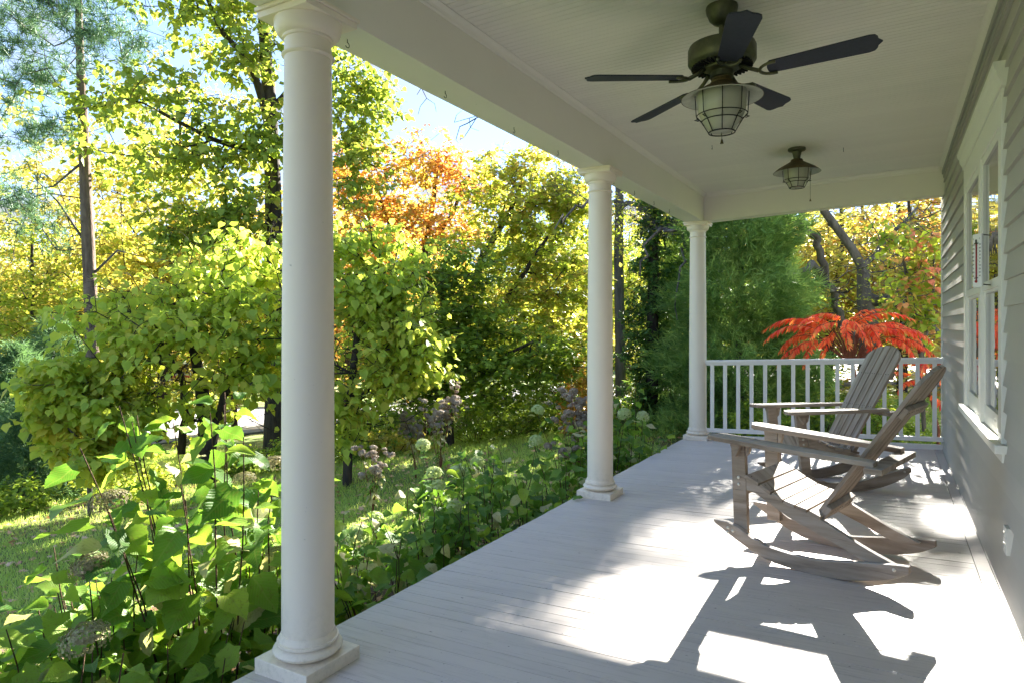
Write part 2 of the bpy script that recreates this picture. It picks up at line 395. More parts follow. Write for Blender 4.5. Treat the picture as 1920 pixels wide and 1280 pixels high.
class MB:
    def __init__(s): s.v = []; s.f = []; s.uv = []
    def add(s, vs, fs, uvs=None):
        o = len(s.v); s.v += [tuple(x) for x in vs]; s.f += [tuple(i + o for i in f) for f in fs]
        s.uv += (list(uvs) if uvs is not None else [(p[0], p[1]) for p in vs]); return s
    def box(s, a, b, mat=None):
        (x0, y0, z0), (x1, y1, z1) = a, b
        vs = [Vector(p) for p in ((x0, y0, z0), (x1, y0, z0), (x1, y1, z0), (x0, y1, z0), (x0, y0, z1), (x1, y0, z1), (x1, y1, z1), (x0, y1, z1))]
        d = (abs(x1 - x0), abs(y1 - y0), abs(z1 - z0)); ax = d.index(max(d)); ot = [i for i in range(3) if i != ax]
        uv = [(p[ax], p[ot[0]] + p[ot[1]]) for p in vs]
        if mat is not None: vs = [mat @ p for p in vs]
        return s.add(vs, [(0, 3, 2, 1), (4, 5, 6, 7), (0, 1, 5, 4), (1, 2, 6, 5), (2, 3, 7, 6), (3, 0, 4, 7)], uv)
    def prism(s, poly, f, t0, t1, uvax=0):
        """poly: 2-D outline, f(a, b, t) -> 3-D point; extruded from t0 to t1"""
        n = len(poly); vs = [Vector(f(a, b, t0)) for a, b in poly] + [Vector(f(a, b, t1)) for a, b in poly]
        uv = [(p[uvax], p[1 - uvax] + t0) for p in poly] + [(p[uvax], p[1 - uvax] + t1 * 1.01) for p in poly]
        fs = [tuple(range(n - 1, -1, -1)), tuple(range(n, 2 * n))] + [(i, (i + 1) % n, n + (i + 1) % n, n + i) for i in range(n)]
        return s.add(vs, fs, uv)
    def lathe(s, prof, c=(0, 0, 0), n=32, cap=True):
        vs, fs = [], []
        for r, z in prof:
            for i in range(n):
                a = 2 * math.pi * i / n; vs.append((c[0] + r * math.cos(a), c[1] + r * math.sin(a), c[2] + z))
        for j in range(len(prof) - 1):
            for i in range(n):
                k = (i + 1) % n; fs.append((j * n + i, j * n + k, (j + 1) * n + k, (j + 1) * n + i))
        if cap:
            fs.append(tuple(range(n - 1, -1, -1))); fs.append(tuple((len(prof) - 1) * n + i for i in range(n)))
        return s.add(vs, fs)
    def tube(s, pts, rad, n=6, cap=True, closed=False):
        pts = [Vector(p) for p in pts]; m = len(pts)
        if not hasattr(rad, '__len__'): rad = [rad] * m
        vs, fs = [], []; ref = None
        for i, p in enumerate(pts):
            if closed: t = pts[(i + 1) % m] - pts[i - 1]
            else: t = pts[min(i + 1, m - 1)] - pts[max(i - 1, 0)]
            t.normalize() if t.length > 1e-9 else None
            if ref is None: ref = Vector((0, 0, 1)) if abs(t.z) < .9 else Vector((1, 0, 0))
            u = ref - t * ref.dot(t)
            if u.length < 1e-4: u = t.orthogonal()
            u.normalize(); ref = u; w = t.cross(u)
            for k in range(n):
                a = 2 * math.pi * k / n; vs.append(p + (u * math.cos(a) + w * math.sin(a)) * rad[i])
        last = m if closed else m - 1
        for j in range(last):
            for k in range(n):
                q = (k + 1) % n; j2 = (j + 1) % m
                fs.append((j * n + k, j * n + q, j2 * n + q, j2 * n + k))
        if cap and not closed:
            fs.append(tuple(range(n - 1, -1, -1))); fs.append(tuple((m - 1) * n + i for i in range(n)))
        return s.add(vs, fs)
    def mesh(s, name, smooth=None, mat=None):
        me = bpy.data.meshes.new(name); me.from_pydata(s.v, [], s.f)
        uvl = me.uv_layers.new(name='UVMap')
        idx = np.empty(len(me.loops), dtype=np.int32); me.loops.foreach_get('vertex_index', idx)
        uvl.data.foreach_set('uv', np.array(s.uv, dtype=np.float32)[idx].ravel())
        if mat is not None: me.materials.append(mat)
        me.update()
        if smooth: me.shade_smooth(); 
        if smooth and smooth is not True:
            me.set_sharp_from_angle(angle=R(smooth))
        return me
    def build(s, name, mat, parent=None, smooth=None, bevel=0):
        o = link_mesh(name, s.mesh(name, smooth, mat), parent)
        if bevel:
            b = o.modifiers.new('bevel', 'BEVEL'); b.width = bevel; b.segments = 2; b.limit_method = 'ANGLE'; b.angle_limit = R(40)
        return o

# ------------------------------------------------------------------ GROUND, ROAD
def axis_coords(lo, hi, fine_lo, fine_hi, fine, coarse):
    a = list(np.arange(fine_lo, fine_hi + 1e-6, fine))
    x = fine_hi; st = fine
    while x < hi: st = min(coarse, st * 1.25); x += st; a.append(x)
    x = fine_lo; st = fine; pre = []
    while x > lo: st = min(coarse, st * 1.25); x -= st; pre.append(x)
    return np.array(pre[::-1] + a)
xs = axis_coords(-600, 500, -40, 8, .5, 60); ys = axis_coords(-200, 800, -4, 40, .5, 60)
GX, GY = np.meshgrid(xs, ys); GZ = ground_z(GX, GY) + rng.normal(0, .008, GX.shape)
gv = np.stack([GX, GY, GZ], -1).reshape(-1, 3); nx = len(xs); ny = len(ys)
ii = (np.arange(ny - 1)[:, None] * nx + np.arange(nx - 1)[None, :]).ravel()
gf = np.stack([ii, ii + 1, ii + 1 + nx, ii + nx], -1)
def np_mesh(name, verts, faces, mat, rnd_face=None, smooth=False):
    me = bpy.data.meshes.new(name); k = faces.shape[1]
    me.vertices.add(len(verts)); me.vertices.foreach_set('co', np.ascontiguousarray(verts, dtype=np.float32).ravel())
    me.loops.add(faces.size); me.loops.foreach_set('vertex_index', np.ascontiguousarray(faces, dtype=np.int32).ravel())
    me.polygons.add(len(faces)); me.polygons.foreach_set('loop_start', np.arange(0, faces.size, k, dtype=np.int32))
    if smooth: me.polygons.foreach_set('use_smooth', np.ones(len(faces), dtype=bool))
    if rnd_face is not None:
        at = me.attributes.new('rnd', 'FLOAT', 'FACE'); at.data.foreach_set('value', rnd_face.astype(np.float32))
    me.materials.append(mat); me.update(calc_edges=True); return me
tag(link_mesh('ground', np_mesh('ground', gv, gf, M['ground'], smooth=True)), kind='structure')

def road():
    mb = MB(); c0 = W(370, 790, 27.5); dr = Vector((CY, SY, 0)); fw = Vector((-SY - .05, CY, 0)).normalized()
    n = 60; m = 8; vs = []
    for i in range(n + 1):
        for j in range(m + 1):
            p = Vector((c0.x, c0.y, 0)) + dr * (-34 + i * 1.1) + fw * (-6.6 + j * 1.65)
            vs.append((p.x, p.y, gz(p.x, p.y) + .05))
    fs = [(i * (m + 1) + j, (i + 1) * (m + 1) + j, (i + 1) * (m + 1) + j + 1, i * (m + 1) + j + 1) for i in range(n) for j in range(m)]
    mb.add(vs, fs); tag(mb.build('road', M['road']), kind='structure')
    for j in (0, m):
        k = MB(); k.tube([Vector(vs[i * (m + 1) + j]) + Vector((0, 0, .02)) for i in range(n + 1)], .08, 4)
        tag(k.build('road_kerb', M['road']), kind='structure')
road()

# ------------------------------------------------------------------ PORCH
TILT = .032; X0, XE, XW = -1.92, -2.07, .455
YF = 7.8
def fz(x): return TILT * (x - X0)
floor = empty('porch_floor', (0, 0, 0), kind='structure')
y = -1.35; k = 0
while y < YF - .01:
    wdt = min(.0825, YF - y); gap = rnd.choice([.0004, .0006, .0008, .0014, .0026, .0034]); lift = rnd.uniform(-.0008, .0008)
    mb = MB()
    z = lambda x: fz(x) + lift
    a, b = y + gap / 2, y + wdt - gap / 2; c = rnd.choice([.0008, .0008, .0012, .002]); xr = .370
    xl = XE + rnd.uniform(-.003, .003)
    vs = [(xl, a, z(xl) - .028), (xr, a, z(xr) - .028), (xr, b, z(xr) - .028), (xl, b, z(xl) - .028),
          (xl, a, z(xl) - c), (xr, a, z(xr) - c), (xr, b, z(xr) - c), (xl, b, z(xl) - c),
          (xl + c, a + c, z(xl)), (xr, a + c, z(xr)), (xr, b - c, z(xr)), (xl + c, b - c, z(xl))]
    mb.add(vs, [(0, 3, 2, 1), (0, 1, 5, 4), (1, 2, 6, 5), (2, 3, 7, 6), (3, 0, 4, 7), (4, 5, 9, 8), (5, 6, 10, 9), (6, 7, 11, 10), (7, 4, 8, 11), (8, 9, 10, 11)])
    mb.build('board', M['floor'], floor)
    y += wdt; k += 1
for a, b in ((-1.35, 1.1), (1.102, 5.0), (5.002, YF)):
    mb = MB(); mb.prism([(.373, fz(.373) - .028), (XW + .01, fz(XW) - .028), (XW + .01, fz(XW) + .001), (.373, fz(.373) + .001)], lambda p, q, t: (p, t, q), a, b)
    mb.build('board', M['floor'], floor)
sk = empty('porch_skirt', label='painted rim board and skirt hiding the gap under the porch floor', cat='skirting')
MB().box((-2.04, -1.35, -.20), (-2.005, YF - .03, -.035)).build('rim_board', M['skirt_paint'], sk)
MB().box((-2.04, YF - .066, -.20), (XW, YF - .03, -.035)).build('rim_board', M['skirt_paint'], sk)
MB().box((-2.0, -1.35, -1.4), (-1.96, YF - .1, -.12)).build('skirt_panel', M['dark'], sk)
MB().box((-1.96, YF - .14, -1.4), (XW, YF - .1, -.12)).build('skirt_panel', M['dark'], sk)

# columns
BEAMZ = 2.463
def column(y, lab, cx=-1.915):
    z0 = fz(cx + .135) - .001
    t = empty('porch_column', (cx, y, 0), label=lab, cat='column', group='white columns along the open edge of the porch')
    ph = .052
    MB().box((-.135, -.135, -.012), (.135, .135, ph)).build('plinth', M['column_paint'], t, bevel=.003)
    r0, r1 = .0965, .0865
    def q(cz, rc, h, bulge, n=8):
        return [(rc + bulge * math.sin(math.pi * i / n), cz + h * i / n) for i in range(n + 1)]
    base = [(.095, ph + .0005)] + q(ph + .001, .098, .048, .030) + [(.113, ph + .050), (.113, ph + .060), (.106, ph + .062), (.104, ph + .072), (.099, ph + .084), (.09, ph + .0842)]
    MB().lathe(base, n=64).build('base_moulding', M['column_paint'], t, smooth=35)
    H = BEAMZ
    sh = []
    for i in range(25):
        u = i / 24; zz = ph + .084 + (H - .175 - ph - .084) * u
        e = 0 if u < .3 else ((u - .3) / .7) ** 1.5
        sh.append((r0 - (r0 - r1) * e, zz))
    MB().lathe(sh, n=64).build('shaft', M['column_paint'], t, smooth=35)
    zt = H - .175
    cap = [(r1 - .002, zt)] + q(zt, r1 + .001, .016, .010, 6) + [(r1, zt + .018), (r1 - .001, zt + .066), (r1 + .006, zt + .068), (r1 + .006, zt + .078), (r1 + .011, zt + .080)]
    cap += [(r1 + .011 + .026 * math.sin(math.pi / 2 * i / 8), zt + .080 + .046 * (1 - math.cos(math.pi / 2 * i / 8))) for i in range(1, 9)] + [(r1 + .037, zt + .135)]
    MB().lathe(cap, n=64).build('capital', M['column_paint'], t, smooth=35)
    ab = MB().box((-.128, -.128, H - .040), (.128, .128, H - .016)); ab.box((-.136, -.136, H - .0155), (.136, .136, H - .001))
    ab.build('abacus', M['column_paint'], t, bevel=.002)
    return t
column(1.79, 'large white round column nearest the camera, beside the leafy hydrangea')
column(4.69, 'white round column in the middle of the porch edge, shrubs on both sides')
column(7.62, 'farthest white column at the porch corner, joined to the railing')

# railing
rl = empty('porch_railing', (0, 7.62, 0), label='white wooden railing with square balusters across the far end of the porch', cat='railing')
xa, xb = -1.83, XW - .003
def zl(x, h): return fz(x) + h + .005 * (x + 1.8)
def raillong(name, h0, h1, y0, y1, chamf=0):
    mb = MB(); n = 1
    prof = [(y0, h0), (y1, h0), (y1, h1 - chamf), (y1 - chamf, h1), (y0 + chamf, h1), (y0, h1 - chamf)] if chamf else [(y0, h0), (y1, h0), (y1, h1), (y0, h1)]
    mb.prism(prof, lambda a, b, t: (t, a, zl(t, b)), xa, xb, 0); mb.build(name, M['rail_paint'], rl, bevel=.003)
raillong('top_rail', .862, .897, -.034, .034, .012)
raillong('sub_rail', .838, .861, -.018, .018)
raillong('bottom_rail', .085, .125, -.030, .030)
bal = MB().box((-.018, -.018, 0), (.018, .018, .716)).mesh('baluster', mat=M['rail_paint'])
for i in range(16):
    x = -1.753 + i * (2.123 / 15); o = link_mesh('baluster', bal, rl); o.location = (x, 0, zl(x, .124))
bt = MB(); bt.prism([(-.012, -.002), (.012, -.002), (.012, .045), (-.012, .045)], lambda a, b, t: (t, a + .055, zl(t, b)), xa + .1, xb, 0); bt.build('kick_board', M['rail_paint'], rl)

# roof, ceiling, beams
def cz(x): return 2.775 + .018 * (x + 1.83)
roof = empty('porch_roof', label='painted porch ceiling with beaded boards, deep edge beams and thin mouldings', cat='ceiling')
y = -1.35
bw = .085
while y < 7.55:
    a, b = y + .0005, min(y + bw, 7.56) - .0005; m_ = (a + b) / 2; g = .0045
    prof = [(a, .020), (a, .004), (a + .0035, 0), (m_ - g, 0), (m_ - .0015, .0042), (m_ + .0015, .0042), (m_ + g, 0), (b - .0035, 0), (b, .004), (b, .020)]
    mb = MB(); mb.prism(prof, lambda p, q, t: (t, p, cz(t) + q), -1.83, XW + .02, 0); mb.build('ceiling_board', M['ceiling_paint'], roof)
    y += bw
# side beam with stepped soffit
bm = MB(); bm.prism([(-2.035, BEAMZ), (-1.83, BEAMZ), (-1.83, 2.80), (-2.035, 2.80)], lambda p, q, t: (p, t, q), -1.35, 7.725)
bm.build('side_beam', M['beam_paint'], roof, bevel=.003)
eb = MB(); zb = lambda x: BEAMZ + .036 * (x + 1.83)
eb.add([(-1.829, 7.555, zb(-1.829) + .002), (XW + .01, 7.555, zb(XW)), (XW + .01, 7.725, zb(XW)), (-1.829, 7.725, zb(-1.829) + .002), (-1.829, 7.555, 2.80), (XW + .01, 7.555, 2.84), (XW + .01, 7.725, 2.84), (-1.829, 7.725, 2.80)],
       [(0, 3, 2, 1), (4, 5, 6, 7), (0, 1, 5, 4), (1, 2, 6, 5), (2, 3, 7, 6), (3, 0, 4, 7)])
eb.build('end_beam', M['beam_paint'], roof)
def moulding(name, pts, f, a, b, mat):
    mb = MB(); mb.prism(pts, f, a, b); return mb.build(name, mat, roof, smooth=None)
cm = [(0, 0), (.034, 0), (.034, -.006), (.026, -.010), (.016, -.020), (.012, -.030), (.012, -.036), (.006, -.042), (0, -.042)]
moulding('crown_moulding', [(-1.829 + p, cz(-1.8) - .001 + q) for p, q in cm], lambda p, q, t: (p, t, q), -1.35, 7.55, M['beam_paint'])
mb = MB(); mb.prism(cm, lambda p, q, t: (t, 7.554 - p, cz(t) - .001 + q), -1.79, XW - .05); mb.build('crown_moulding', M['beam_paint'], roof)
moulding('crown_moulding', [(XW - .018 - p * 1.1, cz(XW) - .002 + q) for p, q in cm], lambda p, q, t: (p, t, q), -1.35, 7.51, M['beam_paint'])
MB().box((-2.25, -1.45, 2.86), (XW + .05, 7.95, 3.0)).build('roof_deck', M['roof'], roof)
MB().box((-2.27, -1.45, 2.802), (-2.036, 7.97, 2.99)).build('fascia', M['beam_paint'], roof)
MB().box((-2.036, 7.727, 2.85), (XW + .05, 7.97, 2.99)).build('fascia', M['beam_paint'], roof)
# cup hooks under the beam and on the ceiling
def hook(p, s=1.0):
    pts = [Vector(p) + Vector((0, 0, 0))] + [Vector(p) + Vector((0, 0, -.012 * s))]
    for i in range(9):
        a = R(100 - i * 32); pts.append(Vector(p) + Vector((0, .011 * s * math.cos(a), -.024 * s + .011 * s * math.sin(a))))
    MB().tube(pts, .0018 * s, 5).build('hook', M['black_metal'], roof, smooth=True)
for yy in (2.03, 2.72, 3.42, 4.02, 5.05, 5.55, 6.1, 6.6): hook((-1.945, yy, BEAMZ), 1.0)
for xx, yy in ((-1.29, 5.6), (-.35, 6.3), (-.95, 4.1)): hook((xx, yy, cz(xx)), 1.0)

# ------------------------------------------------------------------ HOUSE WALL
house = empty('house', (XW, 3, 0), label='grey clapboard house wall running along the right side of the porch', cat='house')
WY0, WY1, WZ0, WZ1 = 3.66, 5.42, .755, 2.345   # outer edges of the window casing
HY0, HY1 = -1.6, 7.87
def wpart(mb, name, mat, **kw):
    o = mb.build(name, mat, house, **kw); o.location = (-XW, -3, 0); return o
expo = .117; z = fz(XW) + .006; row = 0
while z < 2.80:
    zt = min(z + expo + .012, 2.81)
    if z + expo > WZ0 + .02 and z < WZ1 - .02: segs = [(HY0, WY0 - .001), (WY1 + .001, HY1 - .03)]
    else:
        j = rnd.uniform(0, 7); segs = [(HY0, j), (j + .002, HY1 - .03)]
    for a, b in segs:
        mb = MB(); t0 = .018 + rnd.uniform(-.002, .002)
        mb.prism([(XW + .01, z), (XW - t0, z), (XW - .0015, zt), (XW + .01, zt)], lambda p, q, t: (p, t, q), a, b)
        wpart(mb, 'clapboard', M['siding_paint'])
    z += expo
wpart(MB().box((XW - .020, HY1 - .03, .0), (XW + .10, HY1, 2.83)), 'corner_board', M['trim_paint'], bevel=.002)
wpart(MB().box((XW - .0225, HY0, fz(XW) + .002), (XW - .004, HY1 - .031, fz(XW) + .012)), 'base_strip', M['moulding_grey'])
for k_, (d_, a_, b_) in enumerate(((.030, 2.735, 2.775), (.019, 2.700, 2.7345))):
    wpart(MB().box((XW - d_, HY0, a_), (XW + .009, HY1 - .033, b_)), 'frieze_strip', M['moulding_grey'], bevel=.003)
# sheathing of the house with an opening for the window, and the room behind it
sh = MB()
for a, b, c_, d_ in ((HY0, WY0 + .03, -.8, 6), (WY1 - .03, HY1, -.8, 6), (WY0 + .03, WY1 - .03, -.8, WZ0 + .02), (WY0 + .03, WY1 - .03, WZ1 - .02, 6)):
    sh.box((XW + .011, a, c_), (XW + .12, b, d_))
sh.box((XW + .121, HY1 - .12, -.8), (8.5, HY1 - .001, 6)); sh.box((8.38, HY0, -.8), (8.5, HY1 - .121, 6)); sh.box((XW + .121, HY0, -.8), (8.379, HY0 + .12, 6))
wpart(sh, 'outer_wall', M['siding_paint'])
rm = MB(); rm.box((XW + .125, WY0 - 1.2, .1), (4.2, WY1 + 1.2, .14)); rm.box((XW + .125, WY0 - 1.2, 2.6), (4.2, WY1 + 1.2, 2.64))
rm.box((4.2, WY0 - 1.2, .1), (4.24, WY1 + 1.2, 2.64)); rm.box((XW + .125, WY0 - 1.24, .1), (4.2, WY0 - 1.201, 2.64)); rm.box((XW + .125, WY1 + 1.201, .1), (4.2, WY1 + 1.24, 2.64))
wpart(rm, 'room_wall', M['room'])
rf = MB(); rf.add([(XW - .2, HY0 - .3, 6), (8.9, HY0 - .3, 6), (4.5, HY0 - .3, 8.6), (XW - .2, HY1 + .3, 6), (8.9, HY1 + .3, 6), (4.5, HY1 + .3, 8.6)], [(0, 1, 2), (3, 5, 4), (0, 2, 5, 3), (1, 4, 5, 2), (0, 3, 4, 1)])
wpart(rf, 'roof', M['roof'])

# window: casing (part) with sashes, panes, sill and cornice below it
cs = MB(); xf = XW - .026
cs.box((xf, WY0, WZ0), (XW + .02, WY0 + .10, WZ1)); cs.box((xf, WY1 - .10, WZ0), (XW + .02, WY1, WZ1))
cs.box((xf, WY0 + .1003, 2.20), (XW + .02, WY1 - .1003, WZ1 - .0005)); MY = 4.49
cs.box((xf - .001, MY - .05, WZ0 + .001), (XW + .02, MY + .05, 2.1995))
casing = wpart(cs, 'window', M['trim_paint'], bevel=.003)
def wsub(mb, name, mat, **kw): return mb.build(name, mat, casing, **kw)
wsub(MB().box((XW - .055, WY0 - .04, WZ0 - .04), (XW + .02, WY1 + .04, WZ0 - .001)), 'sill', M['trim_paint'], bevel=.004)
wsub(MB().box((XW - .024, WY0 - .005, WZ0 - .085), (XW - .001, WY1 + .005, WZ0 - .0405)), 'apron', M['trim_paint'], bevel=.003)
cp = [(XW, WZ1), (XW - .030, WZ1), (XW - .031, WZ1 + .02), (XW - .036, WZ1 + .03), (XW - .044, WZ1 + .045), (XW - .047, WZ1 + .06), (XW - .047, WZ1 + .07), (XW - .056, WZ1 + .08), (XW - .060, WZ1 + .095), (XW - .060, WZ1 + .11), (XW, WZ1 + .11)]
mb = MB(); mb.prism(cp, lambda p, q, t: (p, t, q + .0005), WY0 - .045, WY1 + .045); wsub(mb, 'cornice', M['trim_paint'])
for a, b in ((WY0 + .10, MY - .05), (MY + .05, WY1 - .10)):
    for (z0, z1, dx) in ((WZ0 + .002, 1.50, .012), (1.47, 2.199, -.0)):
        s_ = MB(); w_ = .045; x0, x1 = XW - .012 - (-dx) - .01, XW - .012 + dx + .024; x0 = XW - .020 + dx; x1 = x0 + .03
        s_.box((x0, a + .0005, z0), (x1, a + w_, z1)); s_.box((x0, b - w_, z0), (x1, b - .0005, z1))
        s_.box((x0 + .0005, a + w_ + .0002, z0), (x1, b - w_ - .0002, z0 + (.10 if z0 < 1 else .045))); s_.box((x0 + .0005, a + w_ + .0002, z1 - .045), (x1, b - w_ - .0002, z1))
        wsub(s_, 'sash', M['trim_paint'], bevel=.002)
        p_ = MB().box((x0 + .013, a + w_ - .004, z0 + .03), (x0 + .016, b - w_ + .004, z1 - .03)); wsub(p_, 'pane', M['pane'])
# outlet
ot = MB().box((XW - .034, 3.455, .315), (XW - .004, 3.53, .43)); oo = wpart(ot, 'outlet', M['outlet'], bevel=.003)
for zz in (.349, .395):
    MB().box((XW - .0370, 3.478, zz - .013), (XW - .0342, 3.508, zz + .013)).build('socket', M['outlet'], oo, bevel=.002)
    g_ = MB(); g_.box((XW - .0376, 3.484, zz - .003), (XW - .0371, 3.4865, zz + .007)); g_.box((XW - .0376, 3.499, zz - .003), (XW - .0371, 3.5015, zz + .007)); g_.lathe([(.002, 0), (.002, .001)], (0, 0, 0), 6)
    g_.v[-12:] = [(XW - .0376 + p[2], 3.493 + p[0], zz - .008 + p[1]) for p in g_.v[-12:]]
    g_.build('slot', M['ink'], oo)

# thermometer
th = empty('thermometer', (XW - .075, 4.05, 1.475), label='white outdoor thermometer with red column mounted beside the window', cat='thermometer')
th.rotation_euler = (0, 0, R(-62))      # its face (+local -Y side) turned towards the porch
bd = MB().box((-.036, -.006, 0), (.036, .006, .27)).build('body', M['thermo'], th, bevel=.006)
MB().tube([(0, -.0075, .035), (0, -.0075, .225)], .0035, 8).build('tube', M['red'], th, smooth=True)
MB().lathe([(.001, -.007), (.006, -.004), (.007, 0), (.006, .004), (.001, .007)], (0, -.0085, .030), 10).build('bulb', M['red'], th, smooth=True)
c_ = MB(); c_.box((-.014, -.0105, .218), (.014, -.0065, .223)); c_.tube([(0, -.009, .2225), (0, -.009, .24)], .0035, 6); c_.build('clip', M['black_metal'], th)
MB().box((-.012, -.0105, .045), (.012, -.0065, .049)).build('clip', M['black_metal'], th)
tk = MB()
for i in range(33):
    zz = .055 + i * .0049; L = .008 if i % 4 == 0 else .0045
    for sx in (-1, 1): tk.box((sx * .0065 if sx > 0 else -.0065 - L, -.0066, zz), ((.0065 + L) if sx > 0 else -.0065, -.0062, zz + .0009))
tk.build('scale', M['ink'], th)
TXT = []
def text(s, size, loc, mat, parent, name='numeral'):
    cu = bpy.data.curves.new(name, 'FONT'); cu.body = s; cu.size = size; cu.align_x = 'CENTER'; cu.align_y = 'CENTER'; cu.extrude = .0002; cu.resolution_u = 2
    o = bpy.data.objects.new(name, cu); COL.objects.link(o); o.parent = parent; o.location = loc; o.rotation_euler = (R(90), 0, 0); cu.materials.append(mat); TXT.append(o); return o
for i, s_ in enumerate(('40', '20', '0', '20', '40', '60', '80', '100', '120')):
    text(s_, .0125, (-.0245, -.0066, .057 + i * .0196), M['ink'], th)
for i, s_ in enumerate(('40', '30', '20', '10', '0', '10', '20', '30', '40', '50')):
    text(s_, .0125, (.0245, -.0066, .057 + i * .0174), M['ink'], th)
text('F', .011, (-.022, -.0066, .243), M['ink'], th); text('C', .011, (.022, -.0066, .243), M['ink'], th)
dg = bpy.context.evaluated_depsgraph_get(); nm_ = MB()
for o in TXT:
    me = bpy.data.meshes.new_from_object(o.evaluated_get(dg)); mt_ = Matrix.Translation(o.location) @ o.rotation_euler.to_matrix().to_4x4()
    nm_.add([mt_ @ v.co for v in me.vertices], [tuple(p.vertices) for p in me.polygons]); cu = o.data
    bpy.data.objects.remove(o); bpy.data.curves.remove(cu); bpy.data.meshes.remove(me)
tag(nm_.build('numerals', M['ink'], th), kind='stuff')
iv = Matrix.Rotation(R(62), 3, 'Z')
for zz in (.012, .262):
    e_ = iv @ Vector((.055, .03, 0)); br = MB(); br.tube([(0, .006, zz), (e_.x * .4, .02, zz + .004), (e_.x, e_.y, zz)], .0028, 6); br.build('bracket', M['black_metal'], th)

# ------------------------------------------------------------------ CEILING FAN AND LIGHT
def lantern(t, ztop, zs, zrim, zbot, rs=.188, rg=.118, chain=(0, 0), chain_z=None):
    """shade + glass + cage; z are world heights relative to the parent"""
    sp = [(.030, zs + .012), (.044, zs + .010), (.050, zs), (.046, zs - .006), (.060, zs - .014), (.105, zs - .040), (.150, zs - .066), (rs - .004, zrim + .004), (rs, zrim)]
    MB().lathe(sp, n=48, cap=False).build('lamp_shade', M['shade_outer'], t, smooth=40)
    inn = [(.040, zs - .010), (.058, zs - .019), (.103, zs - .045), (.148, zs - .071), (rs - .003, zrim + .0005)]
    MB().lathe(inn, n=48, cap=False).build('shade_lining', M['shade_inner'], t, smooth=40)
    gh = zrim - zbot
    gp = [(.001, zbot + .004), (.050, zbot + .004), (.058, zbot + .010), (rg - .030, zbot + gh * .33), (rg - .010, zbot + gh * .62), (rg - .003, zrim + .012), (rg - .006, zrim + .03)]
    MB().lathe(gp, n=40, cap=False).build('glass_globe', M['lamp_glass'], t, smooth=50)
    cg = MB()
    def ring(r, z, tr=.0026):
        cg.tube([(r * math.cos(2 * math.pi * i / 32), r * math.sin(2 * math.pi * i / 32), z) for i in range(32)], tr, 5, closed=True)
    ring(.060, zbot, .0035); ring(rg - .006 + .004, zbot + gh * .50); ring(rg - .026, zbot + gh * .34)
    for i in range(8):
        a = 2 * math.pi * (i + .3) / 8; c, s = math.cos(a), math.sin(a)
        cg.tube([(c * r, s * r, z) for r, z in ((.060, zbot), (rg - .025, zbot + gh * .34), (rg - .001, zbot + gh * .52), (rg + .004, zrim + .005), (rg + .004, zrim + .022))], .0024, 5)
        rr = rg - .008; cg.tube([(c * rr, s * rr, zbot + gh * .44), (c * (rr + .014), s * (rr + .014), zbot + gh * .42), (c * (rr - .004), s * (rr - .004), zbot + gh * .38)], .0026, 5)
    cg.build('cage', M['black_metal'], t, smooth=True)
    if chain_z is not None:
        x, y = chain; z0 = zrim + .01 if abs(x) + abs(y) > .01 else zbot
        MB().tube([(x, y, z0), (x, y, chain_z + .02)], .0014, 5).build('pull_chain', M['patina'], t)
        MB().lathe([(.001, chain_z + .022), (.004, chain_z + .018), (.0055, chain_z + .008), (.009, chain_z), (.001, chain_z - .001)], (x, y, 0), 14).build('pull_knob', M['shade_outer'], t, smooth=50)

FX, FY = -.695, 3.215
fan = empty('ceiling_fan', (FX, FY, 0), label='five blade ceiling fan with brass motor and caged lantern light', cat='ceiling fan')
zc = cz(FX)
MB().lathe([(.072, zc - .0005), (.074, zc - .010), (.070, zc - .032), (.066, zc - .040), (.058, zc - .062), (.038, zc - .082), (.018, zc - .090)], n=48).build('canopy', M['patina'], fan, smooth=40)
MB().lathe([(.014, 2.60), (.014, zc - .085)], n=16).build('down_rod', M['patina'], fan, smooth=40)
MB().lathe([(.09, 2.505), (.128, 2.508), (.150, 2.522), (.156, 2.532), (.156, 2.592), (.150, 2.606), (.110, 2.622), (.040, 2.636), (.018, 2.655)], n=64).build('motor_housing', M['patina'], fan, smooth=35)
vt = MB()
for i in range(40):
    a = 2 * math.pi * i / 40; mt = Matrix.Rotation(a, 4, 'Z'); vt.box((.096, -.0035, 2.501), (.140, .0035, 2.5100), mt)
vt.build('vent_slots', M['dark'], fan)
MB().lathe([(.05, 2.455), (.054, 2.458), (.054, 2.484), (.066, 2.488), (.080, 2.498), (.082, 2.504)], n=40).build('switch_housing', M['patina'], fan, smooth=35)
MB().lathe([(.036, 2.44), (.045, 2.443), (.045, 2.4545)], n=32).build('collar', M['shade_outer'], fan, smooth=35)
lantern(fan, 0, 2.440, 2.360, 2.198, chain=(0, 0), chain_z=2.145)
